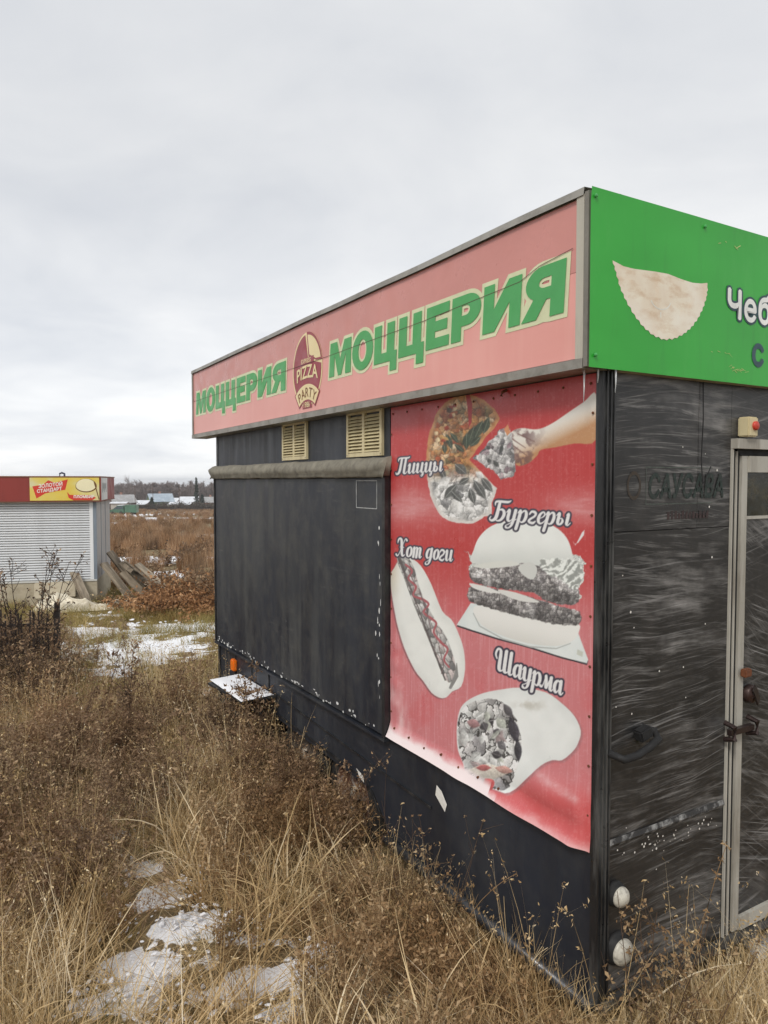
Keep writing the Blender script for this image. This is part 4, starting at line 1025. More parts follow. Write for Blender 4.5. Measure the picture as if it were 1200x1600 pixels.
# shawarma
sw_ = smooth_poly([(716, 1141), (718, 1120), (723, 1104), (736, 1092), (759, 1082), (785, 1077), (815, 1074), (855, 1081), (880, 1098), (900, 1118), (910, 1141), (906, 1160), (898, 1173), (881, 1187), (866, 1187), (849, 1195), (827, 1216), (801, 1237), (785, 1234), (770, 1228), (752, 1222), (737, 1212), (727, 1192), (718, 1172)], 3)
lay(poly_mask([(x + 3, y + 3) for x, y in sw_], 4) * .6, (150, 112, 116))
swi = poly_mask(sw_, 40)
lay(poly_mask(sw_, 1.4), mixc(np.clip(.3 + .55 * swi + .35 * (food_noise(.05, 131) - .3), 0, 1), (196, 200, 198), (233, 236, 234)))
fill = smooth_poly([(717, 1142), (722, 1112), (738, 1098), (762, 1092), (786, 1096), (804, 1115), (814, 1140), (817, 1165), (812, 1195), (800, 1228), (780, 1232), (752, 1222), (734, 1206), (722, 1180)], 3)
fk = poly_mask(fill, 1.5, 4, 19); fn_ = fbm(AX * .09 + 3, AY * .13, 135, 4)
lay(fk, np.clip(chunk(15, 341, [(232, 234, 232), (226, 226, 224), (206, 206, 204), (236, 236, 234), (190, 188, 188), (206, 184, 182), (214, 216, 202), (150, 148, 150)], .35, thin=1, sx=1.9, ang=1.2, warp=9) * .88 + mixc(fbm(AX * .12, AY * .12, 347, 5), (30, 30, 30), (110, 110, 108)) * .35, 0, 236))
for k in range(26):
    a = r_.uniform(0, 6.28); q = r_.uniform(.1, 1) ** .6; cx = 768 + 42 * q * math.cos(a); cy = 1158 + 60 * q * math.sin(a)
    leaf(cx, cy, r_.uniform(12, 30), r_.uniform(3, 8), r_.uniform(.3, 2.6), r_.choice([(228, 230, 228), (206, 208, 206), (82, 80, 84), (110, 108, 112), (168, 152, 152), (186, 190, 180), (60, 58, 62)]), r_.choice([(140, 140, 140), None]))
for (cx, cy, l_, w, an, c) in ((805, 1140, 44, 8, 1.3, (64, 62, 70)), (796, 1110, 26, 6, 1.0, (90, 88, 92)), (812, 1172, 36, 6, 1.5, (60, 60, 66)), (742, 1130, 22, 7, .3, (170, 130, 132)), (766, 1205, 60, 12, .1, (216, 208, 196)), (758, 1199, 24, 5, .0, (178, 100, 100)), (790, 1202, 30, 6, .2, (196, 150, 140)), (769, 1224, 22, 8, .9, (178, 66, 66))): leaf(cx, cy, l_, w, an, c)
lay(stroke_mask([[(744, 1106, .7), (752, 1098, .8), (768, 1095, .8), (780, 1102, .8), (783, 1114, .7), (776, 1124, .6), (760, 1128, .6)]]), (150, 150, 150))
lay(sstep(.5, .75, food_noise(.06, 141)) * poly_mask(sw_, 1.4) * np.exp(-(((AX - 830) / 22) ** 2 + ((AY - 1102) / 9) ** 2)) * .6, (176, 172, 160))
# bleached scrape under the wrap and whitish ragged lower edge
lay(np.exp(-((AY - 1225 - (AX - 870) * .62) / 8) ** 2) * sstep(835, 850, AX) * sstep(918, 905, AX) * (.25 + .6 * fbm(AX * .2, AY * .2, 151, 3)), (216, 168, 170))
low = ZZ - (PZ0 + .006)
lay(sstep(.062, .022, low + .030 * (fbm(YY * 14, ZZ * 30, 161, 4) - .5) + np.where(YY < .55, .03, 0)) * np.where(YY > .5, 1, .55), (228, 214, 214))
lay(sstep(.60, .72, fbm(AX * .35, AY * .35, 171, 4)) * .10, (236, 226, 226))

# script lettering: broad-pen letters built from strokes
def lobster():
    s_ = .088; h_ = .031
    def stem(x, y0, y1, w=s_): return [(x, y1, w), (x, y0, w)]
    def hook_r(x, y0=.0): return [(x, .16, s_), (x + .01, .05, s_ * .85), (x + .09, .0, h_ * 1.3), (x + .20, .12, h_)]
    def hook_l(x): return [(x - .17, .44, h_), (x - .08, .58, h_ * 1.2), (x - .01, .56, s_ * .8), (x, .46, s_)]
    g = {}
    g['и'] = ([[(-.06, .46, h_), (.05, .58, s_ * .8), (.07, .45, s_), (.07, .15, s_), (.12, .03, s_ * .8), (.22, .03, h_ * 1.2), (.37, .22, h_)], stem(.40, .16, .58), hook_r(.40)], .64)
    g['ц'] = ([[(-.06, .46, h_), (.05, .58, s_ * .8), (.07, .45, s_), (.07, .15, s_), (.12, .03, s_ * .8), (.22, .03, h_ * 1.2), (.37, .22, h_)], stem(.40, .10, .58), [(.40, .1, s_), (.45, .02, s_ * .7), (.56, .03, h_ * 1.3), (.57, -.12, s_ * .7), (.50, -.24, h_), (.44, -.16, h_), (.56, -.02, h_), (.68, .12, h_)]], .66)
    g['ы'] = ([[(-.06, .46, h_), (.05, .58, s_ * .8), (.07, .45, s_), (.07, .15, s_), (.12, .04, s_ * .8), (.24, .04, s_ * .7), (.31, .18, s_ * .8), (.24, .32, h_ * 1.3), (.10, .30, h_)], [(.46, .5, h_), (.54, .58, s_ * .7), (.55, .45, s_), (.55, .16, s_), (.56, .05, s_ * .85), (.64, .0, h_ * 1.3), (.74, .12, h_)]], .78)
    g['у'] = ([[(-.06, .46, h_), (.05, .58, s_ * .8), (.07, .45, s_), (.07, .16, s_), (.13, .04, s_ * .8), (.24, .04, h_ * 1.2), (.36, .2, h_)], [(.39, .58, s_), (.38, .1, s_), (.34, -.18, s_ * .8), (.22, -.32, h_ * 1.4), (.08, -.30, s_ * .7), (.06, -.20, h_), (.2, -.12, h_), (.52, .14, h_)]], .60)
    g['р'] = ([[(-.06, .46, h_), (.03, .58, s_ * .7), (.06, .48, s_), (.04, -.1, s_), (.02, -.34, s_)], [(.08, .36, h_), (.2, .56, h_ * 1.5), (.33, .56, s_ * .8), (.40, .36, s_), (.36, .10, s_ * .9), (.24, .0, h_ * 1.5), (.12, .06, h_)]], .58)
    g['г'] = ([[(-.02, .44, h_ * 1.5), (.06, .57, s_ * .7), (.2, .56, s_ * .9), (.3, .48, s_ * .8), (.26, .34, s_ * .7), (.08, .2, s_ * .7), (.02, .09, s_ * .8), (.1, .02, s_ * .8), (.26, .0, s_ * .8), (.36, .09, h_ * 1.3)]], .46)
    g['е'] = ([[(.04, .26, h_), (.2, .30, h_), (.32, .42, h_ * 1.4), (.29, .54, h_ * 1.6), (.2, .58, h_ * 1.6), (.08, .46, s_ * .8), (.04, .26, s_), (.08, .08, s_ * .9), (.2, .0, h_ * 1.7), (.34, .08, h_ * 1.2), (.42, .2, h_)]], .44)
    g['о'] = ([[(.22, .57, h_ * 1.5), (.08, .46, s_ * .9), (.04, .26, s_), (.09, .07, s_ * .85), (.21, .01, h_ * 1.5), (.34, .12, s_ * .9), (.38, .32, s_), (.32, .50, s_ * .8), (.22, .57, h_ * 1.5)]], .50)
    g['т'] = ([[(-.04, .46, h_), (.04, .57, s_ * .7), (.07, .45, s_), (.07, .02, s_)], [(.08, .38, h_), (.2, .56, h_ * 1.5), (.30, .52, s_ * .9), (.31, .38, s_), (.31, .02, s_)], [(.32, .38, h_), (.44, .56, h_ * 1.5), (.54, .52, s_ * .9), (.55, .38, s_), (.55, .14, s_), (.60, .01, s_ * .7), (.72, .10, h_)]], .76)
    g['д'] = ([[(.34, .46, h_), (.24, .57, h_ * 1.5), (.1, .48, s_ * .9), (.04, .26, s_), (.09, .08, s_ * .8), (.2, .04, h_ * 1.4), (.34, .2, h_)], [(.38, .58, s_), (.37, .1, s_), (.33, -.18, s_ * .8), (.21, -.32, h_ * 1.4), (.07, -.30, s_ * .7), (.05, -.20, h_), (.2, -.12, h_), (.5, .14, h_)]], .58)
    g['а'] = ([[(.34, .46, h_), (.24, .57, h_ * 1.5), (.1, .48, s_ * .9), (.04, .26, s_), (.09, .07, s_ * .85), (.18, .02, h_ * 1.6), (.34, .22, h_)], [(.38, .58, s_), (.38, .16, s_), (.40, .04, s_ * .8), (.48, .0, h_ * 1.3), (.57, .12, h_)]], .58)
    g['м'] = ([[(-.10, .06, s_ * .8), (-.02, .03, h_ * 1.5), (.06, .2, h_), (.15, .58, h_ * 1.2)], [(.15, .58, s_ * .8), (.20, .30, s_), (.24, .06, s_ * .8), (.44, .56, h_ * 1.2)], [(.46, .58, s_), (.46, .16, s_), (.48, .04, s_ * .8), (.56, .0, h_ * 1.3), (.65, .12, h_)]], .66)
    g['П'] = ([[(-.08, .80, h_), (-.08, .92, s_ * .6), (.06, .98, s_ * .7), (.62, .98, s_ * .7), (.74, 1.04, h_)], [(.16, .96, s_ * .9), (.15, .3, s_ * 1.05), (.08, .06, s_), (-.06, .0, s_ * .7), (-.14, .1, h_ * 1.3)], [(.48, .96, s_ * .9), (.48, .2, s_ * 1.05), (.52, .04, s_ * .9), (.64, .02, h_ * 1.4), (.74, .14, h_)]], .80)
    g['Б'] = ([[(.0, .78, h_), (-.02, .92, s_ * .6), (.12, .98, s_ * .75), (.60, .97, s_ * .8), (.76, 1.04, h_)], [(.20, .96, s_ * .9), (.20, .3, s_ * 1.1), (.14, .08, s_), (-.02, .0, s_ * .7), (-.14, .08, h_ * 1.3), (-.10, .2, h_)], [(.2, .52, h_), (.40, .58, s_ * .7), (.54, .46, s_ * .95), (.56, .26, s_), (.46, .06, s_ * .8), (.3, .0, h_ * 1.5), (.16, .06, h_)]], .74)
    g['Х'] = ([[(-.06, .72, h_), (-.04, .90, s_ * .7), (.08, .98, s_ * .8), (.20, .88, s_), (.30, .50, s_ * 1.1), (.38, .14, s_), (.48, .02, s_ * .8), (.62, .1, h_)], [(.62, .90, s_ * .8), (.52, .99, h_ * 1.4), (.42, .84, h_), (.18, .16, h_), (.06, .0, s_ * .6), (-.06, .08, s_ * .7)], [(.16, .5, h_), (.46, .5, h_)]], .74)
    g['Ш'] = ([[(-.02, .52, h_ * 1.2), (-.12, .70, s_ * .6), (-.04, .94, s_ * .7), (.10, .96, s_ * .7), (.16, .80, s_ * .9), (.16, .2, s_ * 1.05), (.22, .04, s_ * .8), (.34, .06, h_ * 1.3), (.44, .2, h_)], [(.46, .98, s_), (.46, .2, s_ * 1.05), (.52, .04, s_ * .8), (.64, .06, h_ * 1.3), (.74, .2, h_)], [(.76, .98, s_), (.76, .2, s_ * 1.05), (.80, .03, s_ * .8), (.90, .02, h_ * 1.3), (1.0, .14, h_)]], 1.0)
    g[' '] = ([], .30)
    return g
LOB = lobster()
def script(word, bl, br, cap, shear=.22):
    """bl, br: baseline ends; cap: cap-height vector (all in artwork units)"""
    bl, br, cap = (np.array(v, float) for v in (bl, br, cap)); tot = sum(LOB[c][1] for c in word)
    ex = (br - bl) / tot; ey = cap; hw = .5 * (np.linalg.norm(ex) + np.linalg.norm(ey)); st = []; x = 0
    for c in word:
        sts, w = LOB[c]
        for s in sts:
            P = np.array(s, float); Q = []
            for i in range(len(P) - 1):                     # smooth by Catmull-Rom
                p0, p1, p2, p3 = P[max(i - 1, 0)], P[i], P[i + 1], P[min(i + 2, len(P) - 1)]
                for j in range(3):
                    t = j / 3; Q.append(.5 * (2 * p1 + (p2 - p0) * t + (2 * p0 - 5 * p1 + 4 * p2 - p3) * t * t + (3 * p1 - p0 - 3 * p2 + p3) * t ** 3))
            Q.append(P[-1])
            st.append([tuple(bl + ex * (x + a + shear * b) + ey * b) + (max(.35, r * hw),) for a, b, r in Q])
        x += w
    m = stroke_mask(st, 2.7 * min(1.15, hw / 30)); lay(m, (66, 64, 78))
    lay(stroke_mask(st, -.15), (226, 226, 226))
script('Пиццы', (623, 741), (694, 736), (0, -25))
script('Бургеры', (771, 813), (894, 821), (1, -31))
script('Хот доги', (622, 868), (710, 877), (0, -28))
script('Шаурма', (777, 1046), (882, 1086), (-1, -36))

pp = NT('printed_sheet')
at = pp.n('ShaderNodeAttribute'); at.attribute_name = 'print'
pp.base(at.outputs['Color']); pp.rough(pp.ramp(pp.noise(7, 4), [(.3, .26), (.7, .42)])); pp.p.inputs['Specular IOR Level'].default_value = .5
pp.bump(pp.noise(1, 3, .5, pp.mapped((7, 7, 3))), .25, .012)
# real shape: pinned flat above, bulging and curling out along the foot and the near lower corner
lowh = np.clip((.085 - (ZZ - PZ0)) / .085, 0, 1)
out = .008 + .0018 * (fbm(YY * 4, ZZ * 2.2, 181, 3) - .5) * 2
out += .034 * lowh ** 1.6 * (.75 + .5 * fbm(YY * 5, YY * 0, 187, 2)) * (1 - .8 * sstep(.10, .02, YY))
out += .018 * np.exp(-(((YY - .22) / .14) ** 2 + ((ZZ - .72) / .07) ** 2)) + .010 * np.exp(-(((YY - .08) / .04) ** 2 + ((ZZ - .70) / .12) ** 2))
out += .006 * np.exp(-(((YY - 1.30) / .05) ** 2 + ((ZZ - .90) / .22) ** 2)) * (1 + np.sin(ZZ * 60) * .3)
pk_ = (np.arange(pm - 1)[:, None] * pn + np.arange(pn - 1)[None, :]).ravel()
pF = np.stack([pk_, pk_ + 1, pk_ + 1 + pn, pk_ + pn], 1)
poster = link('poster', np_mesh('poster', np.c_[-out, YY, ZZ], pF, pp.m, smooth=True, colour=lin(np.clip(art, 0, 255))), trailer)
poster['label'] = 'faded red food poster with pizza, burger, hot dog and wrap'
nl = MB(); r_ = random.Random(9)
for y in np.linspace(.045, 1.33, 11): nl.lathe((-.009, y, 2.20), (-1, 0, 0), [(.005, 0), (.004, .003), (0, .0035)], 8)
for z in np.linspace(.72, 2.1, 9):
    for y in (.032, 1.342): nl.lathe((-.011, y, z), (-1, 0, 0), [(.005, 0), (.004, .003), (0, .0035)], 8)
for y in np.linspace(.5, 1.3, 7): nl.lathe((-.020, y, PZ0 + .045 + r_.uniform(-.006, .01)), (-1, 0, 0), [(.006, -.01), (.005, .003), (0, .004)], 8)
nl.build('nail_heads', M_rust, poster)['kind'] = 'stuff'
MB().tube([(-.008, .48, 2.225), (-.03, .48, 2.215), (-.035, .48, 2.20)], .006, n=6).build('poster_hook', M_rust, trailer)

# ------------------------------------------------------------------ the shuttered kiosk
ka = math.atan2(RT[1], RT[0]) + rad(14.5)                 # its front runs along this direction
KX, KY = 0.56, 13.87
KZ = -.66
kiosk = empty('kiosk', (KX, KY, KZ), ka, 'white shuttered kiosk with a red fascia and a yellow ice cream sign', 'kiosk')
def k_world(x, y): return KX + x * math.cos(ka) - y * math.sin(ka), KY + x * math.sin(ka) + y * math.cos(ka)
M_kred = worn('kiosk_red', L(140, 54, 48), .5, .14, 1.2, L(112, 48, 42), .6, streak=True)
M_kwhite = worn('shutter_white', L(216, 219, 222), .45, .04, 2, L(186, 188, 190), .4)
M_kgrey = worn('kiosk_grey', L(172, 171, 170), .5, .07, 1.4, L(184, 168, 156), .5, streak=True)
M_kblue = worn('kiosk_corner', L(122, 132, 142), .5, .08, 2)
M_conc = worn('pale_concrete', L(182, 172, 150), .9, .12, 3, L(128, 114, 92), .5, bump=.4)
W_ = 4.2; DP = 2.35; ZS = .54; ZT = 2.13
MB().box(-W_, -.001, .0, DP, -.15, ZS - .02).build('plinth', M_conc, kiosk)
MB().box(-W_, -.13, .055, .09, ZS - .02, ZT).build('shutter_backing', M_kgrey, kiosk)
MB().box(-.006, .0, .02, DP, ZS - .02, ZT + .1).build('side_wall', M_kgrey, kiosk)
for yy in (.75, 1.5): MB().box(.0005, .006, yy - .02, yy + .02, ZS, ZT).build('side_strip', M_kblue, kiosk)
MB().box(-W_, -.007, DP - .05, DP, ZS, ZT).build('back_wall', M_kgrey, kiosk)
MB().box(-W_ - .05, -W_ - .001, 0, DP, -.1, ZT).build('side_wall', M_kgrey, kiosk)
MB().box(-.055, .008, -.012, .018, ZS - .02, ZT).build('corner_post', M_kblue, kiosk)
MB().box(-.125, -.058, -.010, .05, ZS, ZT).build('shutter_rail', worn('rail_white', L(226, 228, 230), .4, .04, 3), kiosk)
MB().box(-W_, -.001, -.015, .05, ZS - .035, ZS - .002).build('sill', worn('sill_white', L(205, 205, 200), .5, .1, 3), kiosk)
nsl = 32; sh_ = (ZT - ZS) / nsl; me0 = None
for k in range(nsl):
    z = ZS + k * sh_
    if me0 is None:
        m = MB(); P = [(.045, 0.003), (.012, .008), (.004, sh_ * .35), (.006, sh_ * .75), (.022, sh_ - .004), (.045, sh_ - .002)]
        m.v = [(-W_ + .01, a, b) for a, b in P] + [(-.127, a, b) for a, b in P]
        m.f = [(i, i + 1, i + 7, i + 6) for i in range(5)] + [(0, 1, 2, 3, 4, 5), (11, 10, 9, 8, 7, 6)]
        o_ = m.build('slat', M_kwhite, kiosk); me0 = o_.data
    else: o_ = link('slat', me0, kiosk)
    o_.location = (0, 0, z)
# fascia box
Z0, Z1 = 2.135, 2.615
MB().box(-W_ - .1, .10, -.11, DP + .1, Z0, Z1 - .004).build('fascia_box', M_kred, kiosk)
MB().box(-W_ - .12, .108, -.118, DP + .11, Z0 - .02, Z0 - .001).build('fascia_trim', worn('trim_brown', L(112, 72, 56), .6, .15, 2), kiosk)
MB().box(-W_ - .12, .112, -.122, DP + .11, Z1 - .003, Z1 + .018).build('fascia_trim', worn('trim_brown2', L(130, 92, 66), .6, .15, 2), kiosk)
for xx in (-2.15, -3.0): MB().box(xx - .006, xx + .006, -.1145, -.111, Z0, Z1 - .004).build('fascia_seam', worn('seam_red', L(110, 34, 32), .6), kiosk)
KF = lambda a, b, d: (a, -.111 - d, b)
KS = lambda a, b, d: (.101 + d, a, b)
ysn = NT('yellow_sign')
yy_ = ysn.ramp(ysn.noise(1, 3, .5, ysn.mapped((1.6, 1.6, 2.2), loc=(1.3, 0, .4))), [(.35, L(224, 190, 52)), (.55, L(222, 202, 104)), (.70, L(216, 212, 178))])
ysn.base(yy_); ysn.rough(.35)
ys_ = MB().prism([(-1.20, Z0 + .012), (.085, Z0 + .012), (.085, Z1 - .012), (-1.20, Z1 - .012)], KF, .0005, .012).build('ice_cream_sign', ysn.m, kiosk)
M_rib = worn('ribbon_red', L(206, 60, 44), .4, .06, 4, bump=0); M_wh = worn('sign_white', L(232, 230, 222), .4, .03, 4, bump=0); M_br = worn('sign_brown', L(110, 74, 30), .5, .1, 4, bump=0)
MB().sheet([(-1.15, 2.43), (-.96, 2.46), (-.86, 2.55), (-.74, 2.50), (-.50, 2.57), (-.55, 2.36), (-.74, 2.33), (-.92, 2.29), (-1.08, 2.19)], KF, .0135).build('printed_ribbon', M_rib, ys_)
for (t, x, z, s) in (('ЗОЛОТОЙ', -1.04, 2.395, .098), ('СТАНДАРТ', -1.07, 2.300, .092)):
    m = MB(); put_text(m, t, s, lambda a, b, d: KF(x + a, z + b + a * .12, d), .0150, offset=.003, sx=.90); m.build('sign_lettering', M_wh, ys_)
MB().sheet([(-.16 + .20 * math.cos(t), 2.43 + .155 * math.sin(t) * (1 if math.sin(t) > -.3 else .8)) for t in np.linspace(0, 2 * PI, 25)[:-1]], KF, .0128).build('printed_bowl_edge', M_br, ys_)
MB().sheet([(-.165 + .185 * math.cos(t), 2.44 + .14 * math.sin(t) * (1 if math.sin(t) > -.3 else .8)) for t in np.linspace(0, 2 * PI, 25)[:-1]], KF, .0137).build('printed_ice_cream', worn('ice_cream', L(236, 228, 190), .4, .05, 3, bump=0), ys_)
MB().sheet([(-.02, 2.52), (.0, 2.53), (.085, 2.17), (.07, 2.16)], KF, .0144).build('printed_spoon', M_br, ys_)
MB().sheet([(-.52, 2.32), (-.47, 2.26), (-.30, 2.255), (-.08, 2.25), (.02, 2.20), (-.05, 2.152), (-.40, 2.152), (-.49, 2.20)], KF, .0150).build('printed_ribbon', M_rib, ys_)
m = MB(); put_text(m, 'ПЛОМБИР', .075, lambda a, b, d: KF(-.40 + a, 2.195 + b, d), .0158, offset=.003); m.build('sign_lettering', M_wh, ys_)
MB().prism([(-.10, Z0 + .012), (-.02, Z0 + .012), (-.02, Z1 - .012), (-.10, Z1 - .012)], KS, .0005, .01).build('side_sign_edge', worn('edge_red', L(170, 70, 48), .5), kiosk)
MB().prism([(-.015, Z0 + .012), (1.0, Z0 + .012), (1.0, Z1 - .012), (-.015, Z1 - .012)], KS, .0005, .01).build('side_sign', worn('side_sign_white', L(204, 206, 202), .4, .2, 1.6, L(130, 134, 130), .8, streak=True), kiosk)
m = MB()
for k in range(7): m.sheet([(.15 + k * .1, 2.3 + .04 * (k % 3)), (.20 + k * .1, 2.3 + .04 * (k % 3)), (.21 + k * .1, 2.5 - .03 * (k % 2)), (.17 + k * .1, 2.5)], KS, .0115)
m.build('printed_marks', worn('marks_grey', L(90, 96, 92), .5), kiosk)
MB().tube([(-.72, .3, Z1 + .01), (-.72, .3, Z1 + .07), (-.68, .3, Z1 + .09), (-.63, .3, Z1 + .07), (-.63, .3, Z1 + .01)], .02, n=8).build('roof_loop', worn('blue_pipe', L(70, 74, 96), .5), kiosk)

# slabs, boards and tarpaulin around the kiosk
M_wood = NT('grey_wood')
wg = M_wood.noise(1, 6, .65, M_wood.mapped((3, 22, 22)))
wc = M_wood.ramp(wg, [(.3, L(96, 88, 78)), (.55, L(156, 144, 126)), (.75, L(190, 178, 158))])
oi = M_wood.n('ShaderNodeObjectInfo')
M_wood.base(M_wood.mix(M_wood.math('MULTIPLY', oi.outputs['Random'], .35), wc, L(96, 78, 60))); M_wood.rough(.85); M_wood.bump(wg, .5, .01)
def slab(x0, x1, z0, z1, lean, label):
    px, py = k_world((x0 + x1) / 2, -.16)
    o = MB().obox((0, 0, 0), ((x1 - x0) / 2, 0, .01), (0, .035, 0), (0, lean, (z1 - z0) / 2)).build('concrete_slab', M_conc, None, bevel=.01)
    o.location = (px, py, KZ + (z0 + z1) / 2); o.rotation_euler = (0, 0, ka)
    tag(o, label, 'slab', 'slabs leaning on the kiosk foot')
slab(-1.15, -.38, .22, .52, .05, 'upper pale concrete slab leaning on the kiosk foot beside the short boards')
slab(-1.05, -.33, -.12, .205, .03, 'lower pale concrete slab under another at the kiosk foot')
def board(a, b, w, t, label, group=None, name='leaning_board', tw=0.0):
    """board between two points; width w, thickness t"""
    a = Vector(a); b = Vector(b); ax = (b - a); ln_ = ax.length; ax.normalize()
    sd = ax.cross(Vector((0, 0, 1))); sd = sd.normalized() if sd.length > 1e-3 else Vector((1, 0, 0)); nm = sd.cross(ax)
    s2 = sd * math.cos(tw) + nm * math.sin(tw); n2 = -sd * math.sin(tw) + nm * math.cos(tw)
    m = MB(); r0 = random.Random(label); k = 5
    for i in range(k + 1):
        c = Vector((ln_ * (i / k - .5), 0, 0)); ww = w / 2 * (1 + r0.uniform(-.06, .06)); bow = .01 * math.sin(PI * i / k)
        m.v += [(c.x, -ww, -t / 2 + bow), (c.x, ww, -t / 2 + bow), (c.x, ww, t / 2 + bow), (c.x, -ww, t / 2 + bow)]
    for i in range(k):
        for j in range(4): q = i * 4; m.f.append((q + j, q + (j + 1) % 4, q + 4 + (j + 1) % 4, q + 4 + j))
    m.f += [(0, 1, 2, 3), (k * 4 + 3, k * 4 + 2, k * 4 + 1, k * 4)]
    o = m.build(name, M_wood.m, None, bevel=.004)
    M = Matrix((ax, s2, n2)).transposed().to_4x4(); M.translation = (a + b) / 2; o.matrix_world = M
    return tag(o, label, 'board', group)
def kp(x, y, z): q = k_world(x, y); return (q[0], q[1], KZ + z)
G_b = 'old boards leaning at the kiosk'
board(kp(-.05, -.55, .0), kp(-.40, -.10, .68), .14, .05, 'broad grey board leaning on the kiosk front next to the concrete slabs', G_b)
board(kp(-.13, -.50, .02), kp(-.46, -.06, .70), .10, .04, 'narrow pale board behind the broad one on the kiosk front', G_b, tw=.2)
board(kp(.72, -.10, .02), kp(.10, .20, .84), .22, .07, 'pale thick board leaning on the corner side wall of the kiosk', G_b)
board(kp(.95, .25, .0), kp(.16, .75, 1.02), .15, .06, 'tallest dark board leaning on the grey side wall of the kiosk', G_b, tw=.5)
board(kp(1.05, -.05, .02), kp(.45, .35, .62), .17, .04, 'short dark board fallen across the leaning boards', G_b, tw=.4)
board(kp(1.30, .05, .02), kp(.42, .62, .80), .20, .05, 'wide weathered board leaning at the kiosk between the corner boards and the pallet', G_b, tw=.3)
board(kp(1.55, .25, .02), kp(.70, .95, .72), .16, .05, 'grey board leaning just in front of the tipped pallet', G_b, tw=.25)
pal = empty('wooden_pallet', kp(1.35, .45, .0), ka + .2, 'weathered grey wooden pallet tipped up beside the kiosk boards', 'pallet')
for k in range(6):
    o_ = MB().obox((-.42 + .0 * k, -.45 + k * .18, .48), (.46, 0, -.42), (0, .065, 0), (.010, 0, .012)).build('plank', M_wood.m, pal)
for k in range(3):
    MB().obox((-.78 + k * .36 - .035, 0, .78 - k * .33 - .045), (.04, 0, -.035), (0, .52, 0), (.03, 0, .035)).build('bearer', M_wood.m, pal)

# white tarpaulin crumpled on the ground in front of the kiosk
M_tarp = worn('tarpaulin', L(214, 206, 186), .5, .08, 4, L(160, 142, 108), .6, bump=.2)
tn, tm = 120, 56; TV = []
pA = np.array(k_world(-1.15, -1.05)); pB = np.array(k_world(1.25, -.75)); dA = pB - pA; ln_ = np.linalg.norm(dA); dA /= ln_; nA = np.array([-dA[1], dA[0]])
for i in range(tn):
    for j in range(tm):
        u = i / (tn - 1); v = j / (tm - 1)
        wdt = .62 * (1 - .55 * u) * (.8 + .4 * mnoise.noise(Vector((u * 3, 1, 0)))); off = .16 * mnoise.noise(Vector((u * 2.5, 7, 0))) + .05 * mnoise.noise(Vector((u * 9, 3 if v < .5 else 9, 0)))
        P = pA + dA * ln_ * u + nA * ((v - .5) * wdt + off)
        e_ = min(1, 6 * min(v, 1 - v)) * min(1, 10 * min(u, 1 - u))
        rdg = lambda q: max(0.0, 1 - 4.2 * abs(mnoise.noise(Vector(q)))) ** 1.5
        fold = rdg((u * 2.6 + v * 1.0, v * 2.0 - u * 1.2, 2)) * .13 + rdg((u * 4.5 + 3, v * 3.2 + u * 2, 5)) * .06
        hump = .20 * math.exp(-((u - .25) / .18) ** 2 - ((v - .62) / .28) ** 2)
        TV.append((P[0], P[1], gz(P[0], P[1]) + .02 + e_ * (fold + hump)))
kk = (np.arange(tn - 1)[:, None] * tm + np.arange(tm - 1)[None, :]).ravel()
o_ = link('tarpaulin', np_mesh('tarpaulin', np.array(TV), np.stack([kk, kk + 1, kk + 1 + tm, kk + tm], 1), M_tarp, smooth=True))
tag(o_, 'crumpled cream tarpaulin on the ground before the kiosk', 'tarpaulin')

# pale pipe lying at the trailer's front corner
o_ = MB().tube([(-.22, .62, gz(-.22, .62) + .05), (-.12, .36, gz(-.12, .36) + .045), (.02, .05, gz(.02, .05) + .035)], .032, n=12).build('plastic_pipe', M_white, None, smooth=True)
tag(o_, 'pale plastic pipe lying in the grass under the black trailer corner', 'pipe')
# snow on the sill and by the step
def snow_lump(pts, z, h, label):
    n = 16; m = MB(); c = np.mean(pts, 0)
    P = np.array(pts); N_ = len(P); rings = 6
    for r in range(rings + 1):
        f = r / rings
        for p in P:
            q = c + (p - c) * (1 - f); m.v.append((q[0], q[1], z + h * math.sin(f * PI / 2) * (1 + .5 * mnoise.noise(Vector((q[0] * 9, q[1] * 9, 3))))))
    for r in range(rings):
        for i in range(N_): a = r * N_ + i; b = r * N_ + (i + 1) % N_; m.f.append((a, b, b + N_, a + N_))
    tag(m.build('snow', M_snow, None, smooth=True), label, 'snow', None, 'stuff')
snow_lump([(1.1 + .40 * math.cos(t) * (1 + .1 * math.sin(3 * t)), -.24 + .17 * math.sin(t) * (1 + .15 * math.cos(2 * t + 1))) for t in np.linspace(0, 2 * PI, 41)[:-1]], gz(1, -.2) + .05, .10, 'patch of snow in front of the trailer door')

# ------------------------------------------------------------------ iron fence at the left
M_iron = worn('dark_iron', L(52, 46, 42), .7, .25, 6, L(90, 66, 50), .5)
fa, fd = -3.35, 7.35
fpx, fpy = from_ad(fa, fd)
fence = empty('iron_fence', (fpx, fpy, gz(fpx, fpy)), ka - rad(10), 'low dark iron picket fence overgrown with dry weeds', 'fence')
me0 = None
for k in range(62):
    x = -.045 - k * .042
    if abs((x + .0) % 1.3) < .02: continue
    if me0 is None:
        o_ = MB().box(-.006, .006, -.006, .006, -.05, .86).build('picket', M_iron, fence); me0 = o_.data
    else: o_ = link('picket', me0, fence)
    o_.location = (x, 0, random.uniform(-.05, .035)); o_.rotation_euler = (random.uniform(-.03, .03), random.uniform(-.035, .035), 0)
for x in (0, -1.3, -2.6): MB().box(x - .022, x + .022, -.02, .02, -.1, .93).build('post', M_iron, fence)
for z in (.18, .70): MB().box(-2.62, .02, .0075, .02, z - .014, z + .014).build('rail', M_iron, fence)

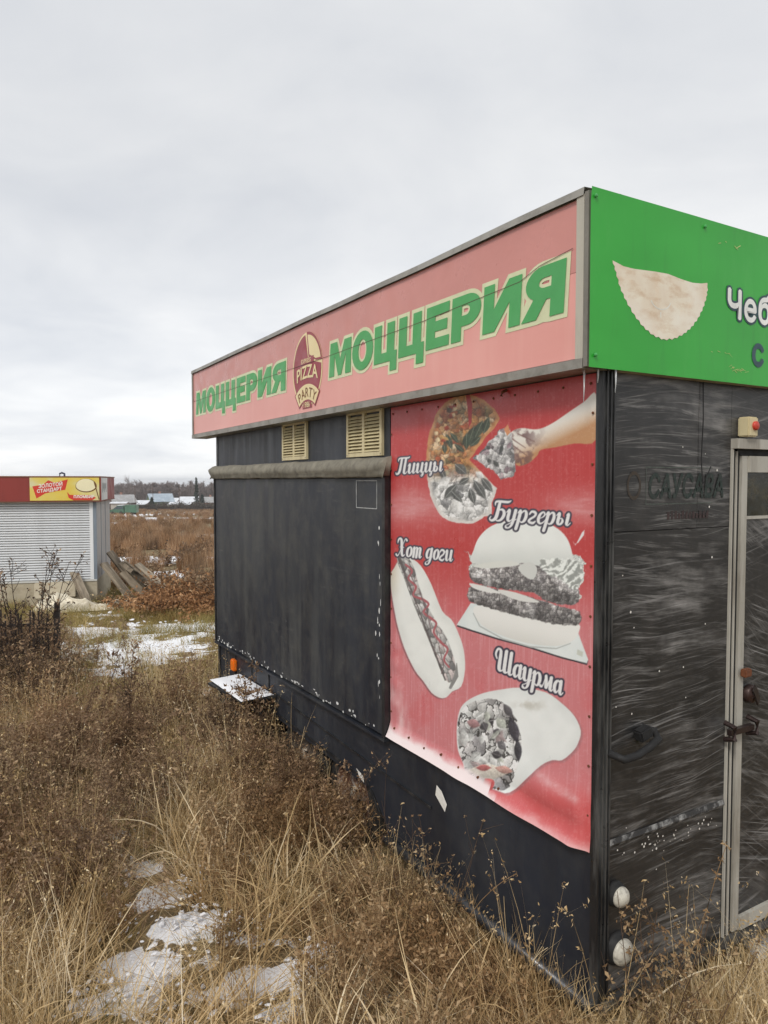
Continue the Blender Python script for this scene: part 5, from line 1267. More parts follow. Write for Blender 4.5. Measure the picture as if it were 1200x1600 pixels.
# ------------------------------------------------------------------ vegetation
def plant_mat(name, stops, rough=.8, trans=.25):
    m = NT(name)
    a = m.n('ShaderNodeAttribute'); a.attribute_name = 'tint'
    oi = m.n('ShaderNodeObjectInfo')
    gp = m.n('ShaderNodeNewGeometry').outputs['Position']
    pn_ = m.math('MULTIPLY', m.math('SUBTRACT', m.noise(1.3, 4, .6, gp), .5), 1.1)
    f = m.math('ADD', m.math('ADD', m.math('MULTIPLY', a.outputs['Fac'], .66), m.math('MULTIPLY', oi.outputs['Random'], .30)), pn_)
    hue = m.ramp(m.noise(1.1, 4, .6, m.mapped((1, 1, 1), loc=(17, 5, 2), src=gp)), [(.45, 0.0), (.68, .55)])
    c = m.ramp(f, stops)
    if trans: c = m.mix(m.math('MULTIPLY', hue, .42), c, L(176, 126, 76))
    m.base(c); m.rough(rough); m.p.inputs['Specular IOR Level'].default_value = .2
    if trans:
        tr = m.n('ShaderNodeBsdfTranslucent'); m.l(c, tr.inputs[0])
        mx_ = m.n('ShaderNodeMixShader'); mx_.inputs[0].default_value = trans
        m.l(m.p.outputs[0], mx_.inputs[1]); m.l(tr.outputs[0], mx_.inputs[2]); m.l(mx_.outputs[0], m.out.inputs[0])
    return m.m
M_straw = plant_mat('straw_grass', [(0, L(90, 76, 50)), (.22, L(144, 120, 82)), (.5, L(194, 168, 124)), (.75, L(224, 202, 160)), (1, L(244, 232, 206))])
M_field = plant_mat('field_grass', [(0, L(112, 84, 62)), (.35, L(156, 122, 92)), (.7, L(188, 154, 120)), (1, L(212, 184, 152))])
M_short = plant_mat('short_grass', [(0, L(92, 92, 52)), (.35, L(138, 128, 76)), (.7, L(172, 154, 102)), (1, L(204, 184, 136))])
M_weed = plant_mat('brown_weed', [(0, L(88, 72, 60)), (.3, L(128, 106, 86)), (.65, L(168, 142, 114)), (1, L(208, 184, 152))], trans=.35)
M_rustleaf = plant_mat('rust_leaf', [(0, L(104, 80, 60)), (.4, L(154, 114, 80)), (.8, L(192, 150, 110)), (1, L(216, 184, 146))])
M_dryleaf = plant_mat('dry_leaf', [(0, L(80, 58, 42)), (.5, L(128, 98, 70)), (1, L(168, 138, 104))])
M_stem = worn('dry_stem', L(92, 72, 56), .85, .3, 30)
M_darkstem = worn('dark_stem', L(58, 46, 40), .85, .3, 30)
M_seed = plant_mat('seed_head', [(0, L(112, 88, 62)), (.5, L(160, 132, 98)), (1, L(198, 176, 142))])
M_darkseed = plant_mat('dark_seed_head', [(0, L(54, 44, 40)), (.6, L(84, 68, 58)), (1, L(120, 100, 84))])

def blades(n, h0, h1, spread, w0, w1, a0=(.05, .5), a1=(.6, 1.9), S_=5, seed=0, tint=(0, 1), dirbias=None):
    g = np.random.default_rng(seed)
    th = g.uniform(0, 2 * PI, n)
    if dirbias is not None: th = dirbias[0] + g.normal(0, dirbias[1], n)
    r = spread * np.sqrt(g.uniform(0, 1, n)); pa_ = g.uniform(0, 2 * PI, n)
    p = np.stack([r * np.cos(pa_), r * np.sin(pa_), np.full(n, -.03)], 1)
    h = g.uniform(h0, h1, n); w = g.uniform(w0, w1, n); b0 = g.uniform(*a0, n); b1 = b0 + g.uniform(*a1, n) * g.uniform(.3, 1, n)
    tw = g.normal(0, .6, n); pw = g.uniform(1.0, 2.5, n); cur = g.normal(0, .35, n)
    V = np.zeros((n, S_ + 1, 2, 3)); t_ = g.uniform(*tint, n)
    for s in range(S_ + 1):
        t = s / S_
        an = b0 + (b1 - b0) * t ** pw; thh = th + cur * t
        wd = w * (1 - .92 * t ** 1.6) * .5
        side = np.stack([-np.sin(thh + tw), np.cos(thh + tw), .3 * np.sin(tw)], 1)
        V[:, s, 0] = p - side * wd[:, None]; V[:, s, 1] = p + side * wd[:, None]
        st = (h / S_)[:, None]
        p = p + st * np.stack([np.sin(an) * np.cos(thh), np.sin(an) * np.sin(thh), np.cos(an)], 1)
        p[:, 2] = np.maximum(p[:, 2], .01)
    b = np.arange(n)[:, None] * (S_ + 1) * 2 + np.arange(S_)[None, :] * 2
    b = b.ravel(); F = np.stack([b, b + 1, b + 3, b + 2], 1)
    T = np.repeat(t_, (S_ + 1) * 2)
    return V.reshape(-1, 3), F, T

def leaves_at(P, size, g, elong=2.4, curl=.6):
    """one folded quad leaf at each point: two triangles as a quad with a lifted tip"""
    n = len(P); d = g.normal(0, 1, (n, 3)); d /= np.linalg.norm(d, axis=1)[:, None]
    e2 = np.cross(d, g.normal(0, 1, (n, 3))); e2 /= np.linalg.norm(e2, axis=1)[:, None] + 1e-9
    nn = np.cross(d, e2); s = size * g.uniform(.5, 1.4, n)
    l_ = (s * elong)[:, None]; w = (s * .5)[:, None]
    V = np.stack([P, P + d * l_ * .5 + e2 * w + nn * w * curl, P + d * l_ - nn * w * curl * 1.5, P + d * l_ * .5 - e2 * w + nn * w * curl], 1)
    b = np.arange(n) * 4
    return V.reshape(-1, 3), np.stack([b, b + 1, b + 2, b + 3], 1), np.repeat(g.uniform(0, 1, n), 4)

def np_tube(pts, r0, r1, n=3):
    pts = np.asarray(pts, float); k = len(pts)
    d = np.gradient(pts, axis=0); d /= np.linalg.norm(d, axis=1)[:, None] + 1e-9
    ref = np.where(np.abs(d[:, 2:3]) < .9, np.array([[0, 0, 1.0]]), np.array([[1.0, 0, 0]]))
    u = np.cross(d, ref); u /= np.linalg.norm(u, axis=1)[:, None] + 1e-9; w = np.cross(d, u)
    r = np.linspace(r0, r1, k); t = np.arange(n) * 2 * PI / n
    V = pts[:, None] + (u[:, None] * np.cos(t)[None, :, None] + w[:, None] * np.sin(t)[None, :, None]) * r[:, None, None]
    i = np.arange(k - 1)[:, None] * n; j = np.arange(n)[None, :]; j2 = (j + 1) % n
    F = np.stack([i + j, i + j2, i + n + j2, i + n + j], -1).reshape(-1, 4)
    return V.reshape(-1, 3), F
class Acc:
    def __init__(s): s.V = []; s.F = []; s.T = []; s.n = 0
    def add(s, V, F, T=None):
        s.V.append(V); s.F.append(F + s.n); s.T.append(np.full(len(V), .5) if T is None else T); s.n += len(V)
    def mesh(s, name, mat): return np_mesh(name, np.concatenate(s.V), np.concatenate(s.F), mat, np.concatenate(s.T))

def curve_pts(p0, dir_, ln, g, k=6, wob=.08, droop=0.0):
    p = np.array(p0, float); d = np.array(dir_, float); d /= np.linalg.norm(d); out = [p.copy()]
    for i in range(k):
        d = d + g.normal(0, wob, 3) + np.array([0, 0, droop]); d /= np.linalg.norm(d); p = p + d * ln / k; out.append(p.copy())
    return np.array(out)

def seed_ball(c, r, g):
    """ragged little seed head: a squashed octahedral ball plus bristles"""
    ph = np.array([[0, 0, 1], [1, 0, .1], [0, 1, -.1], [-1, 0, .1], [0, -1, -.1], [0, 0, -1.1]]) * r * g.uniform(.75, 1.2, (6, 1)) + c
    F = np.array([[0, 1, 2, 2], [0, 2, 3, 3], [0, 3, 4, 4], [0, 4, 1, 1], [5, 2, 1, 1], [5, 3, 2, 2], [5, 4, 3, 3], [5, 1, 4, 4]])
    return ph, F

def weed_geo(seed, H, stems=3, branch=7, leaf=.016, nleaf=160, heads=0, head_r=.009, spread=.10, lean=.18, thick=.0035, up=.75, blen=.34, leaf_from=.15):
    g = np.random.default_rng(seed); st = Acc(); lf = Acc(); hd = Acc(); tips = []; twig = []
    for s in range(stems):
        a = g.uniform(0, 2 * PI); p0 = np.array([spread * g.uniform(0, 1) * math.cos(a), spread * g.uniform(0, 1) * math.sin(a), -.04])
        d = np.array([g.normal(0, lean), g.normal(0, lean), 1.0]); h = H * g.uniform(.72, 1.0)
        P = curve_pts(p0, d, h, g, 8, .05); st.add(*np_tube(P, thick, thick * .4))
        twig.append(P[2:]); tips.append(P[-1])
        for b in range(branch):
            t = g.uniform(.25, .97); i = int(t * 8); q = P[i] + (P[min(i + 1, 8)] - P[i]) * (t * 8 - i)
            az = g.uniform(0, 2 * PI); bd = np.array([math.cos(az), math.sin(az), up * g.uniform(.6, 1.6)])
            B = curve_pts(q, bd, blen * H * g.uniform(.4, 1) * (1.15 - .6 * t), g, 4, .12, .05); st.add(*np_tube(B, thick * .55, thick * .25))
            twig.append(B); tips.append(B[-1])
            for c in range(int(g.integers(0, 3))):
                q2 = B[int(g.integers(1, 4))]; az2 = az + g.normal(0, 1.0)
                C_ = curve_pts(q2, [math.cos(az2), math.sin(az2), up * 1.1], blen * H * .35 * g.uniform(.4, 1), g, 3, .12); st.add(*np_tube(C_, thick * .35, thick * .2))
                twig.append(C_); tips.append(C_[-1])
    allp = np.concatenate(twig)
    if nleaf:
        pick = allp[g.integers(0, len(allp), nleaf)] + g.normal(0, .012, (nleaf, 3)); pick = pick[pick[:, 2] > leaf_from * H * g.uniform(0, 1, len(pick))]
        lf.add(*leaves_at(pick, leaf, g))
    if heads:
        tp_ = np.array(tips); sel = tp_[g.permutation(len(tp_))[:heads]]
        for c in sel:
            r = head_r * g.uniform(.7, 1.25); V, F = seed_ball(c, r, g); hd.add(V, F, np.full(len(V), g.uniform(0, 1)))
            hd.add(*leaves_at(np.repeat(c[None], 5, 0), r * .7, g, 1.6))
    return st, lf, hd

# prototypes used only inside the ground-cover scatters
def proto(coll, name, me): coll.objects.link(bpy.data.objects.new(name, me))
def pcoll(name): return bpy.data.collections.new(name)
c_long = pcoll('long_grass_tufts')
for k in range(8):
    b = (rng.uniform(0, 6.28), 1.0) if k % 2 else None
    proto(c_long, 'grass_tuft', np_mesh('grass_tuft', *blades(60, .20, .52, .10, .0028, .0064, (.1, .85), (.8, 2.3), 6, 100 + k, (.02, 1), b)[:2], M_straw, blades(60, .20, .52, .10, .0028, .0064, (.1, .85), (.8, 2.3), 6, 100 + k, (.02, 1), b)[2]))
c_stem = pcoll('straw_stems')
for k in range(6):
    V, F, T = blades(16, .38, .80, .12, .0022, .0042, (.02, .35), (.1, 1.3), 6, 130 + k, (.45, 1))
    A = Acc(); A.add(V, F, T); g_ = np.random.default_rng(k)
    tp_ = V.reshape(16, 7, 2, 3)[:, 5:7].mean(2).reshape(-1, 3); tp_ = tp_[g_.integers(0, 32, 120)] + g_.normal(0, .007, (120, 3)); A.add(*leaves_at(tp_, .0055, g_, 2.6))
    proto(c_stem, 'straw_stem', A.mesh('straw_stem', M_straw))
c_flat = pcoll('flattened_grass_tufts')
for k in range(6):
    V, F, T = blades(46, .25, .5, .10, .0028, .0055, (.7, 1.25), (.3, .9), 5, 140 + k, (.1, 1), (rng.uniform(0, 6.28), .7))
    proto(c_flat, 'grass_tuft', np_mesh('grass_tuft', V, F, M_straw, T))
c_short = pcoll('short_grass_tufts')
for k in range(6):
    V, F, T = blades(60, .06, .20, .11, .0024, .0048, (.1, .9), (.3, 1.5), 4, 170 + k, (0, 1))
    proto(c_short, 'grass_tuft', np_mesh('grass_tuft', V, F, M_short, T))
c_weed = pcoll('weed_clumps')
for k in range(9):
    st, lf, hd = weed_geo(200 + k, rng.uniform(.55, .85), 6, 10, .0105, 820, 12, .007, .14, .24, .0026, .7, .36, .1)
    A = Acc(); 
    for q in (st, lf, hd):
        if q.V: A.add(np.concatenate(q.V), np.concatenate(q.F), np.concatenate(q.T))
    proto(c_weed, 'weed_clump', A.mesh('weed_clump', M_weed))
c_pale = pcoll('pale_weed_clumps')
for k in range(5):
    st, lf, hd = weed_geo(240 + k, rng.uniform(.40, .62), 6, 8, .011, 420, 16, .007, .13, .3, .0024, .6, .4, .1)
    A = Acc()
    for q in (st, lf, hd):
        if q.V: A.add(np.concatenate(q.V), np.concatenate(q.F), np.concatenate(q.T))
    V, F, T = blades(26, .25, .5, .12, .003, .006, (.05, .6), (.6, 1.9), 5, 260 + k, (.2, 1)); A.add(V, F, T)
    proto(c_pale, 'weed_clump', A.mesh('weed_clump', M_seed))
c_field = pcoll('field_clumps')
for k in range(6):
    V, F, T = blades(120, .5, 1.1, .42, .012, .028, (.0, .35), (.1, .9), 3, 300 + k, (0, 1))
    proto(c_field, 'field_tuft', np_mesh('field_tuft', V, F, (M_field, M_dryleaf, M_weed)[k % 3], T))

def scatter(name, coll, P, rotz, scale, label, tilt=.12, nvar=6):
    n = len(P)
    if n == 0: return
    me = bpy.data.meshes.new(name); me.vertices.add(n); me.vertices.foreach_set('co', np.ascontiguousarray(P, np.float32).ravel())
    a = me.attributes.new('rot', 'FLOAT_VECTOR', 'POINT'); a.data.foreach_set('vector', np.ascontiguousarray(np.stack([rng.normal(0, tilt, n), rng.normal(0, tilt, n), rotz], 1), np.float32).ravel())
    a = me.attributes.new('size', 'FLOAT', 'POINT'); a.data.foreach_set('value', np.ascontiguousarray(scale, np.float32))
    a = me.attributes.new('variant', 'INT', 'POINT'); a.data.foreach_set('value', rng.integers(0, nvar, n).astype(np.int32))
    o = link(name, me)
    t = bpy.data.node_groups.new(name + '_scatter', 'GeometryNodeTree')
    t.interface.new_socket('Geometry', in_out='INPUT', socket_type='NodeSocketGeometry'); t.interface.new_socket('Geometry', in_out='OUTPUT', socket_type='NodeSocketGeometry')
    gi = t.nodes.new('NodeGroupInput'); go = t.nodes.new('NodeGroupOutput')
    ip = t.nodes.new('GeometryNodeInstanceOnPoints'); ci = t.nodes.new('GeometryNodeCollectionInfo')
    ci.inputs['Collection'].default_value = coll; ci.inputs['Separate Children'].default_value = True; ci.inputs['Reset Children'].default_value = True
    def na(nm, dt):
        x = t.nodes.new('GeometryNodeInputNamedAttribute'); x.data_type = dt; x.inputs['Name'].default_value = nm; return x.outputs['Attribute']
    t.links.new(gi.outputs[0], ip.inputs['Points']); t.links.new(ci.outputs[0], ip.inputs['Instance'])
    ip.inputs['Pick Instance'].default_value = True
    t.links.new(na('variant', 'INT'), ip.inputs['Instance Index'])
    e2r = t.nodes.new('FunctionNodeEulerToRotation'); t.links.new(na('rot', 'FLOAT_VECTOR'), e2r.inputs[0]); t.links.new(e2r.outputs[0], ip.inputs['Rotation'])
    t.links.new(na('size', 'FLOAT'), ip.inputs['Scale'])
    t.links.new(ip.outputs[0], go.inputs[0])
    md = o.modifiers.new('scatter', 'NODES'); md.node_group = t
    return tag(o, label, 'snow' if 'snow' in name else 'grass' if 'grass' in name else 'weeds', None, 'stuff')

def blocked(x, y):
    """inside the trailer, the kiosk or the tarpaulin"""
    inside = (x > -.03) & (y > -.06) & (y < LEN + .03) & (x < WID + .05)
    lx = (x - KX) * math.cos(ka) + (y - KY) * math.sin(ka); ly = -(x - KX) * math.sin(ka) + (y - KY) * math.cos(ka)
    k_ = (lx < .05) & (lx > -W_ - .1) & (ly > -.2) & (ly < DP)
    t_ = (lx > -1.2) & (lx < 1.2) & (ly > -1.3) & (ly < -.45)
    return inside | k_ | t_
def sample(n, a0, a1, d0, d1, dens, power=1.0):
    """random ground points in a strip of land (across a, along d), thinned by a density function"""
    d = d0 + (d1 - d0) * rng.uniform(0, 1, n) ** power; a = rng.uniform(a0, a1, n)
    x, y = from_ad(a, d); p = np.clip(dens(a, d, x, y), 0, 1)
    k = (rng.uniform(0, 1, n) < p) & ~blocked(x, y); x, y = x[k], y[k]
    return x, y, ground_base(x, y)
def bl(a, d, ca, cd, ra, rd): return np.exp(-(((a - ca) / ra) ** 2 + ((d - cd) / rd) ** 2))
def nz_(x, y, f, s): return fbm(x * f + 100, y * f + 100, s, 3)
def wall_edge(x): return x      # distance in front of the long side is -x

# long straw grass over the near ground
def dens_long(a, d, x, y):
    near = sstep(7.4, 5.6, d) + .8 * bl(a, d, 1.1, 2.75, .7, .3)
    near = np.clip(near, 0, 1) * (.10 + 1.2 * sstep(.40, .60, nz_(x, y, 1.9, 5)))
    return near * (1 - .97 * snow_field(x, y, 1.5)) * (1 - .75 * ((x > -.7) & (x < 0) & (y > 1.25) & (y < 2.2)))
x, y, z = sample(7600, -5.2, 3.0, 1.35, 7.2, dens_long)
scatter('long_straw_grass', c_long, np.c_[x, y, z], rng.uniform(0, 6.28, len(x)), rng.uniform(.5, 1.0, len(x)) * (.5 + .5 * (1 - snow_field(x, y, 2.4))) , 'long dry straw grass covering the near ground', .15, 8)
def dens_flat(a, d, x, y): return sstep(6.5, 4.0, d) * (.35 + .65 * nz_(x, y, 1.7, 9)) * (1 - .94 * snow_field(x, y, 1.35))
x, y, z = sample(3600, -4.2, 3.0, 1.35, 6.5, dens_flat)
scatter('flattened_grass', c_flat, np.c_[x, y, z + .015], rng.uniform(0, 6.28, len(x)), rng.uniform(.6, 1.15, len(x)), 'flattened pale grass lying over the thin snow', .12, 6)
# brown weed thicket
def dens_weed(a, d, x, y):
    t = np.maximum.reduce([bl(a, d, -1.35, 5.0, .75, .75), bl(a, d, -.75, 5.1, .55, .7), bl(a, d, -2.4, 4.3, .7, .7), bl(a, d, -3.2, 5.2, .8, 1.2), bl(a, d, -3.6, 6.6, .7, .8),
                           bl(a, d, -2.0, 3.4, .5, .45) * .8, bl(a, d, -1.75, 2.9, .4, .45) * .6, bl(a, d, -.45, 4.0, .45, .4) * .5, bl(a, d, -1.75, 5.9, .35, .5) * .8, bl(a, d, -1.15, 5.9, .3, .6), .8 * bl(a, d, -4.4, 7.6, .9, .6), .9 * bl(a, d, -4.3, 6.3, .8, 1.5)])
    t = np.maximum(t, .8 * sstep(-.55, -.12, x) * sstep(2.1, 2.5, y) * sstep(3.6, 2.9, y) * (x < 0))
    t = t * (1 - .92 * bl(a, d, -2.35, 6.7, .65, .9))
    return t * (.12 + 1.1 * sstep(.40, .62, nz_(x, y, 1.6, 15))) * (1 - .95 * snow_field(x, y, 1.2)) * (1 - .95 * ((x < 0) & (x > -.8) & (y > 2.6) & (y < 4.1) & ~((y < 3.4) & (x > -.35))))
x, y, z = sample(4300, -6, 1.2, 2.4, 9, dens_weed)
scatter('brown_weeds', c_weed, np.c_[x, y, z], rng.uniform(0, 6.28, len(x)), rng.uniform(.45, .88, len(x)), 'tangled thicket of dry brown weeds', .14, 9)
def dens_pale(a, d, x, y):
    t = np.maximum.reduce([sstep(-1.1, -.35, x) * sstep(-.2, .3, y) * sstep(3.2, 2.2, y) * (x < -.10) * .9 * (1 - .9 * ((x > -.75) & (y > 1.2) & (y < 2.2))), bl(a, d, -.55, 4.1, .6, .5) * .8, bl(a, d, -2.3, 3.3, .6, .6) * .6, bl(a, d, .25, 3.0, .22, .3)])
    return t * (.3 + sstep(.35, .6, nz_(x, y, 1.6, 25))) * (1 - .85 * snow_field(x, y))
x, y, z = sample(2600, -4, 1.6, 1.5, 6, dens_pale)
scatter('pale_weeds', c_pale, np.c_[x, y, z], rng.uniform(0, 6.28, len(x)), rng.uniform(.45, .85, len(x)), 'dense pale dry weeds with small seed heads along the trailer', .14, 5)
# broad bent leaves of dead grass
c_broad = pcoll('broad_grass_tufts')
for k in range(6):
    V, F, T = blades(12, .28, .58, .09, .006, .012, (.1, .7), (1.0, 2.4), 7, 150 + k, (.45, 1)); proto(c_broad, 'grass_tuft', np_mesh('grass_tuft', V, F, M_straw, T))
x, y, z = sample(900, -4.6, 2.6, 1.5, 6.5, lambda a, d, x, y: (.1 + sstep(.45, .65, nz_(x, y, 1.4, 83)) + .8 * bl(a, d, 1.1, 2.6, .6, .25)) * (1 - .9 * snow_field(x, y, 1.4)))
scatter('broad_grass', c_broad, np.c_[x, y, z], rng.uniform(0, 6.28, len(x)), rng.uniform(.6, 1.05, len(x)), 'tufts of broad bent dead grass leaves', .15, 6)
# upright pale stems standing through grass and weeds
def dens_stem(a, d, x, y): return sstep(8.5, 6.0, d) * (.15 + .9 * sstep(.42, .62, nz_(x, y, 1.2, 65))) * (1 - .9 * snow_field(x, y, 1.2)) * (1 - ((x > -.6) & (y > 1.3) & (y < 2.4)) * .8)
x, y, z = sample(1500, -5.2, 2.4, 1.9, 8.5, dens_stem)
scatter('straw_stems', c_stem, np.c_[x, y, z], rng.uniform(0, 6.28, len(x)), rng.uniform(.55, 1.1, len(x)), 'upright pale straw stems standing among the weeds', .16, 6)
# dark weeds thick behind the iron fence
x, y, z = sample(380, -6.4, -3.92, 7.2, 8.6, lambda a, d, x, y: np.ones_like(a) * .8)
scatter('fence_weeds', c_weed, np.c_[x, y, z], rng.uniform(0, 6.28, len(x)), rng.uniform(.6, 1.05, len(x)), 'dense dry weeds grown through the iron fence', .1, 9)
# short yellowish grass
def dens_short(a, d, x, y): return (1 - .9 * snow_field(x, y, 1.3) * (d < 6)) * (.45 + .75 * sstep(.35, .6, nz_(x, y, .9, 35))) * (1 - .80 * snow_field(x, y)) * sstep(19, 13, d)
x, y, z = sample(9500, -9.5, 3.0, 1.4, 19, dens_short, .8)
scatter('short_grass', c_short, np.c_[x, y, z], rng.uniform(0, 6.28, len(x)), rng.uniform(.6, 1.3, len(x)) * (.8 + .05 * np.clip(view_ad(x, y)[1], 0, 14)), 'short yellowish grass between the snow patches', .1, 6)
# rough dry field beyond
def dens_field(a, d, x, y): return (.15 + 1.0 * sstep(.40, .60, nz_(x, y, .22, 45))) * (1 - .85 * snow_field(x, y)) * (np.abs(a + .36 * d) < 2.5 + .28 * d) * (1 - (d < 17.5) * (a < -3.0))
x, y, z = sample(9000, -34, 4, 13.5, 55, dens_field, 1.2)
scatter('field_grass', c_field, np.c_[x, y, z], rng.uniform(0, 6.28, len(x)), rng.uniform(.35, .85, len(x)), 'rough dry grass and weeds over the field behind the kiosk', .08, 6)
x, y, z = sample(14000, -130, 8, 55, 235, dens_field, 1.1)
scatter('far_field_grass', c_field, np.c_[x, y, z], rng.uniform(0, 6.28, len(x)), rng.uniform(.45, .95, len(x)) * np.interp(view_ad(x, y)[1], [55, 130, 235], [1.1, .8, .55]), 'dry grass over the far field before the village', .08, 6)

# crumbs and clods of snow caught in the grass
c_snow = pcoll('snow_clods')
for k in range(5):
    bm = bmesh.new(); bmesh.ops.create_icosphere(bm, subdivisions=2, radius=1.0)
    for q in bm.verts:
        f_ = 1 + .55 * mnoise.noise(q.co * 1.7 + Vector((k * 9, 0, 0))) + .25 * mnoise.noise(q.co * 4 + Vector((0, k * 7, 0)))
        q.co = Vector((q.co.x * f_ * 1.1, q.co.y * f_ * .8, q.co.z * f_ * .28))
    me = bpy.data.meshes.new('snow_clod'); bm.to_mesh(me); bm.free(); me.materials.append(M_snow); me.polygons.foreach_set('use_smooth', [True] * len(me.polygons)); proto(c_snow, 'snow_clod', me)
def dens_clod(a, d, x, y): return np.clip(snow_field(x, y, 1.35) * .30 + snow_field(x, y, 1.9) * .22 + snow_field(x, y, 3.0) * .10, 0, 1) * sstep(.40, .56, nz_(x, y, 5.0, 75))
x, y, z = sample(34000, -2.6, 2.4, 2.3, 6.2, dens_clod)
scatter('snow_crumbs', c_snow, np.c_[x, y, z + rng.uniform(.005, .05, len(x))], rng.uniform(0, 6.28, len(x)), .004 + .013 * rng.uniform(0, 1, len(x)) ** 1.6, 'crumbs of thin snow caught in the near grass', .3, 5)
x, y, z = sample(2600, -6.5, -1.2, 7, 13.5, dens_clod)
scatter('snow_crumbs', c_snow, np.c_[x, y, z + rng.uniform(.005, .05, len(x))], rng.uniform(0, 6.28, len(x)), .012 + .03 * rng.uniform(0, 1, len(x)) ** 2, 'crumbs of thin snow on the clearing grass', .3, 5)

# single weeds that stand out, each a plant of its own
def weed_thing(name, at, label, cat='weed', group=None, mats=(None, None, None), rz=0.0, **kw):
    st, lf, hd = weed_geo(**kw); x, y = at
    r = empty(name, (x, y, gz(x, y)), rz, label, cat, group)
    link('stem', st.mesh('stem', mats[0] or M_stem), r)
    if lf.V: link('foliage', lf.mesh('foliage', mats[1] or M_weed), r)
    if hd.V: link('seed_heads', hd.mesh('seed_heads', mats[2] or M_seed), r)['kind'] = 'stuff'
    return r
DK = (M_darkstem, M_weed, M_darkseed)
weed_thing('tall_weed', from_ad(-3.52, 7.15), 'tall dark weed with many small seed heads standing before the kiosk shutter', seed=1, H=1.62, stems=11, branch=11, nleaf=260, leaf=.016, heads=230, head_r=.017, spread=.16, lean=.16, thick=.007, blen=.26, mats=DK)
weed_thing('tall_weed', from_ad(-3.95, 7.0), 'shorter dark seed weed at the picture edge before the shutter', seed=2, H=1.30, stems=10, branch=11, nleaf=260, leaf=.016, heads=190, head_r=.016, spread=.2, lean=.2, thick=.006, blen=.28, mats=DK)
weed_thing('tall_weed', from_ad(-3.30, 6.75), 'dense dark weed just in front of the iron fence post', seed=7, H=1.05, stems=9, branch=11, nleaf=700, leaf=.014, heads=60, head_r=.010, spread=.2, lean=.2, thick=.004, blen=.26, mats=DK)
weed_thing('tall_weed', from_ad(-3.72, 6.6), 'bushy dark weed hiding the iron pickets', seed=8, H=1.15, stems=10, branch=11, nleaf=800, leaf=.014, heads=70, head_r=.010, spread=.22, lean=.22, thick=.004, blen=.26, mats=DK)
weed_thing('tall_weed', from_ad(-4.05, 6.3), 'ragged brown weed at the picture edge below the pickets', seed=9, H=1.2, stems=9, branch=11, nleaf=800, leaf=.014, heads=40, head_r=.010, spread=.22, lean=.22, thick=.004, blen=.26)
weed_thing('tall_weed', from_ad(-2.85, 6.2), 'upright brown weed between the fence post and the clearing', seed=10, H=.95, stems=5, branch=10, nleaf=420, leaf=.013, heads=30, head_r=.009, spread=.12, lean=.16, thick=.004, blen=.24)
weed_thing('tall_weed', from_ad(-1.90, 5.35), 'dark leafy weed rising alone in the middle of the thicket', seed=3, H=1.0, stems=2, branch=12, nleaf=420, leaf=.014, heads=12, head_r=.008, spread=.05, lean=.10, thick=.0055, blen=.20, mats=DK)
weed_thing('tall_weed', from_ad(-1.72, 5.6), 'dark slim weed just right of the lone dark leafy weed', seed=4, H=.86, stems=2, branch=10, nleaf=260, leaf=.012, heads=8, head_r=.008, spread=.05, lean=.10, thick=.0045, blen=.18, mats=DK)
weed_thing('tall_weed', from_ad(-1.36, 6.2), 'thin brown weed in front of the fold-down shelf', seed=5, H=.98, stems=3, branch=8, nleaf=200, leaf=.012, heads=10, head_r=.009, spread=.06, lean=.12, thick=.004, blen=.24)
weed_thing('weed_bush', (-.17, 2.95), 'dense brown weed bush pressed against the trailer below the hatch', seed=6, H=.92, stems=7, branch=14, nleaf=1500, leaf=.013, heads=30, head_r=.008, spread=.12, lean=.10, thick=.0035, blen=.22)
weed_thing('weed_bush', (-.16, 3.3), 'small brown weed bush behind the dense one under the hatch', seed=16, H=.66, stems=5, branch=12, nleaf=800, leaf=.013, heads=10, head_r=.008, spread=.12, lean=.12, thick=.0035, blen=.24)
PL = (M_stem, M_seed, M_seed)
for k, (y_, x_, H, hd_, lab) in enumerate(((1.15, -.22, .62, 10, 'thin weed with round seed heads near the torn white sticker'), (.88, -.20, .55, 16, 'weed with crowded round seed heads in front of the dark skirt'), (.62, -.22, .60, 20, 'tallest round-headed weed under the lower poster edge'),
                                            (.72, -.26, .44, 16, 'low curly weed under the poster with pale seed heads'), (1.42, -.25, .50, 8, 'spindly weed beside the rusty wheel'))):
    weed_thing('seed_weed', (x_, y_), lab, seed=30 + k, H=H + .12, stems=3, branch=5, nleaf=40, leaf=.007, heads=hd_, head_r=.0095, spread=.06, lean=.16, thick=.0022, blen=.34, mats=PL)
weed_thing('seed_weed', (.075, -.16), 'dry weed with papery heads before the two tail lamps', seed=41, H=.84, stems=5, branch=8, nleaf=150, leaf=.009, heads=55, head_r=.012, spread=.05, lean=.09, thick=.0028, blen=.24, mats=PL)
weed_thing('seed_weed', (.17, -.20), 'lower bushy dry weed right of the two tail lamps', seed=43, H=.56, stems=5, branch=7, nleaf=140, leaf=.009, heads=30, head_r=.010, spread=.05, lean=.14, thick=.0026, blen=.28, mats=PL)
weed_thing('seed_weed', (-.14, .22), 'bare forked stalk with two seed balls at the trailer corner', seed=47, H=.50, stems=1, branch=4, nleaf=6, leaf=.010, heads=4, head_r=.009, spread=.02, lean=.25, thick=.002, blen=.4, mats=PL)
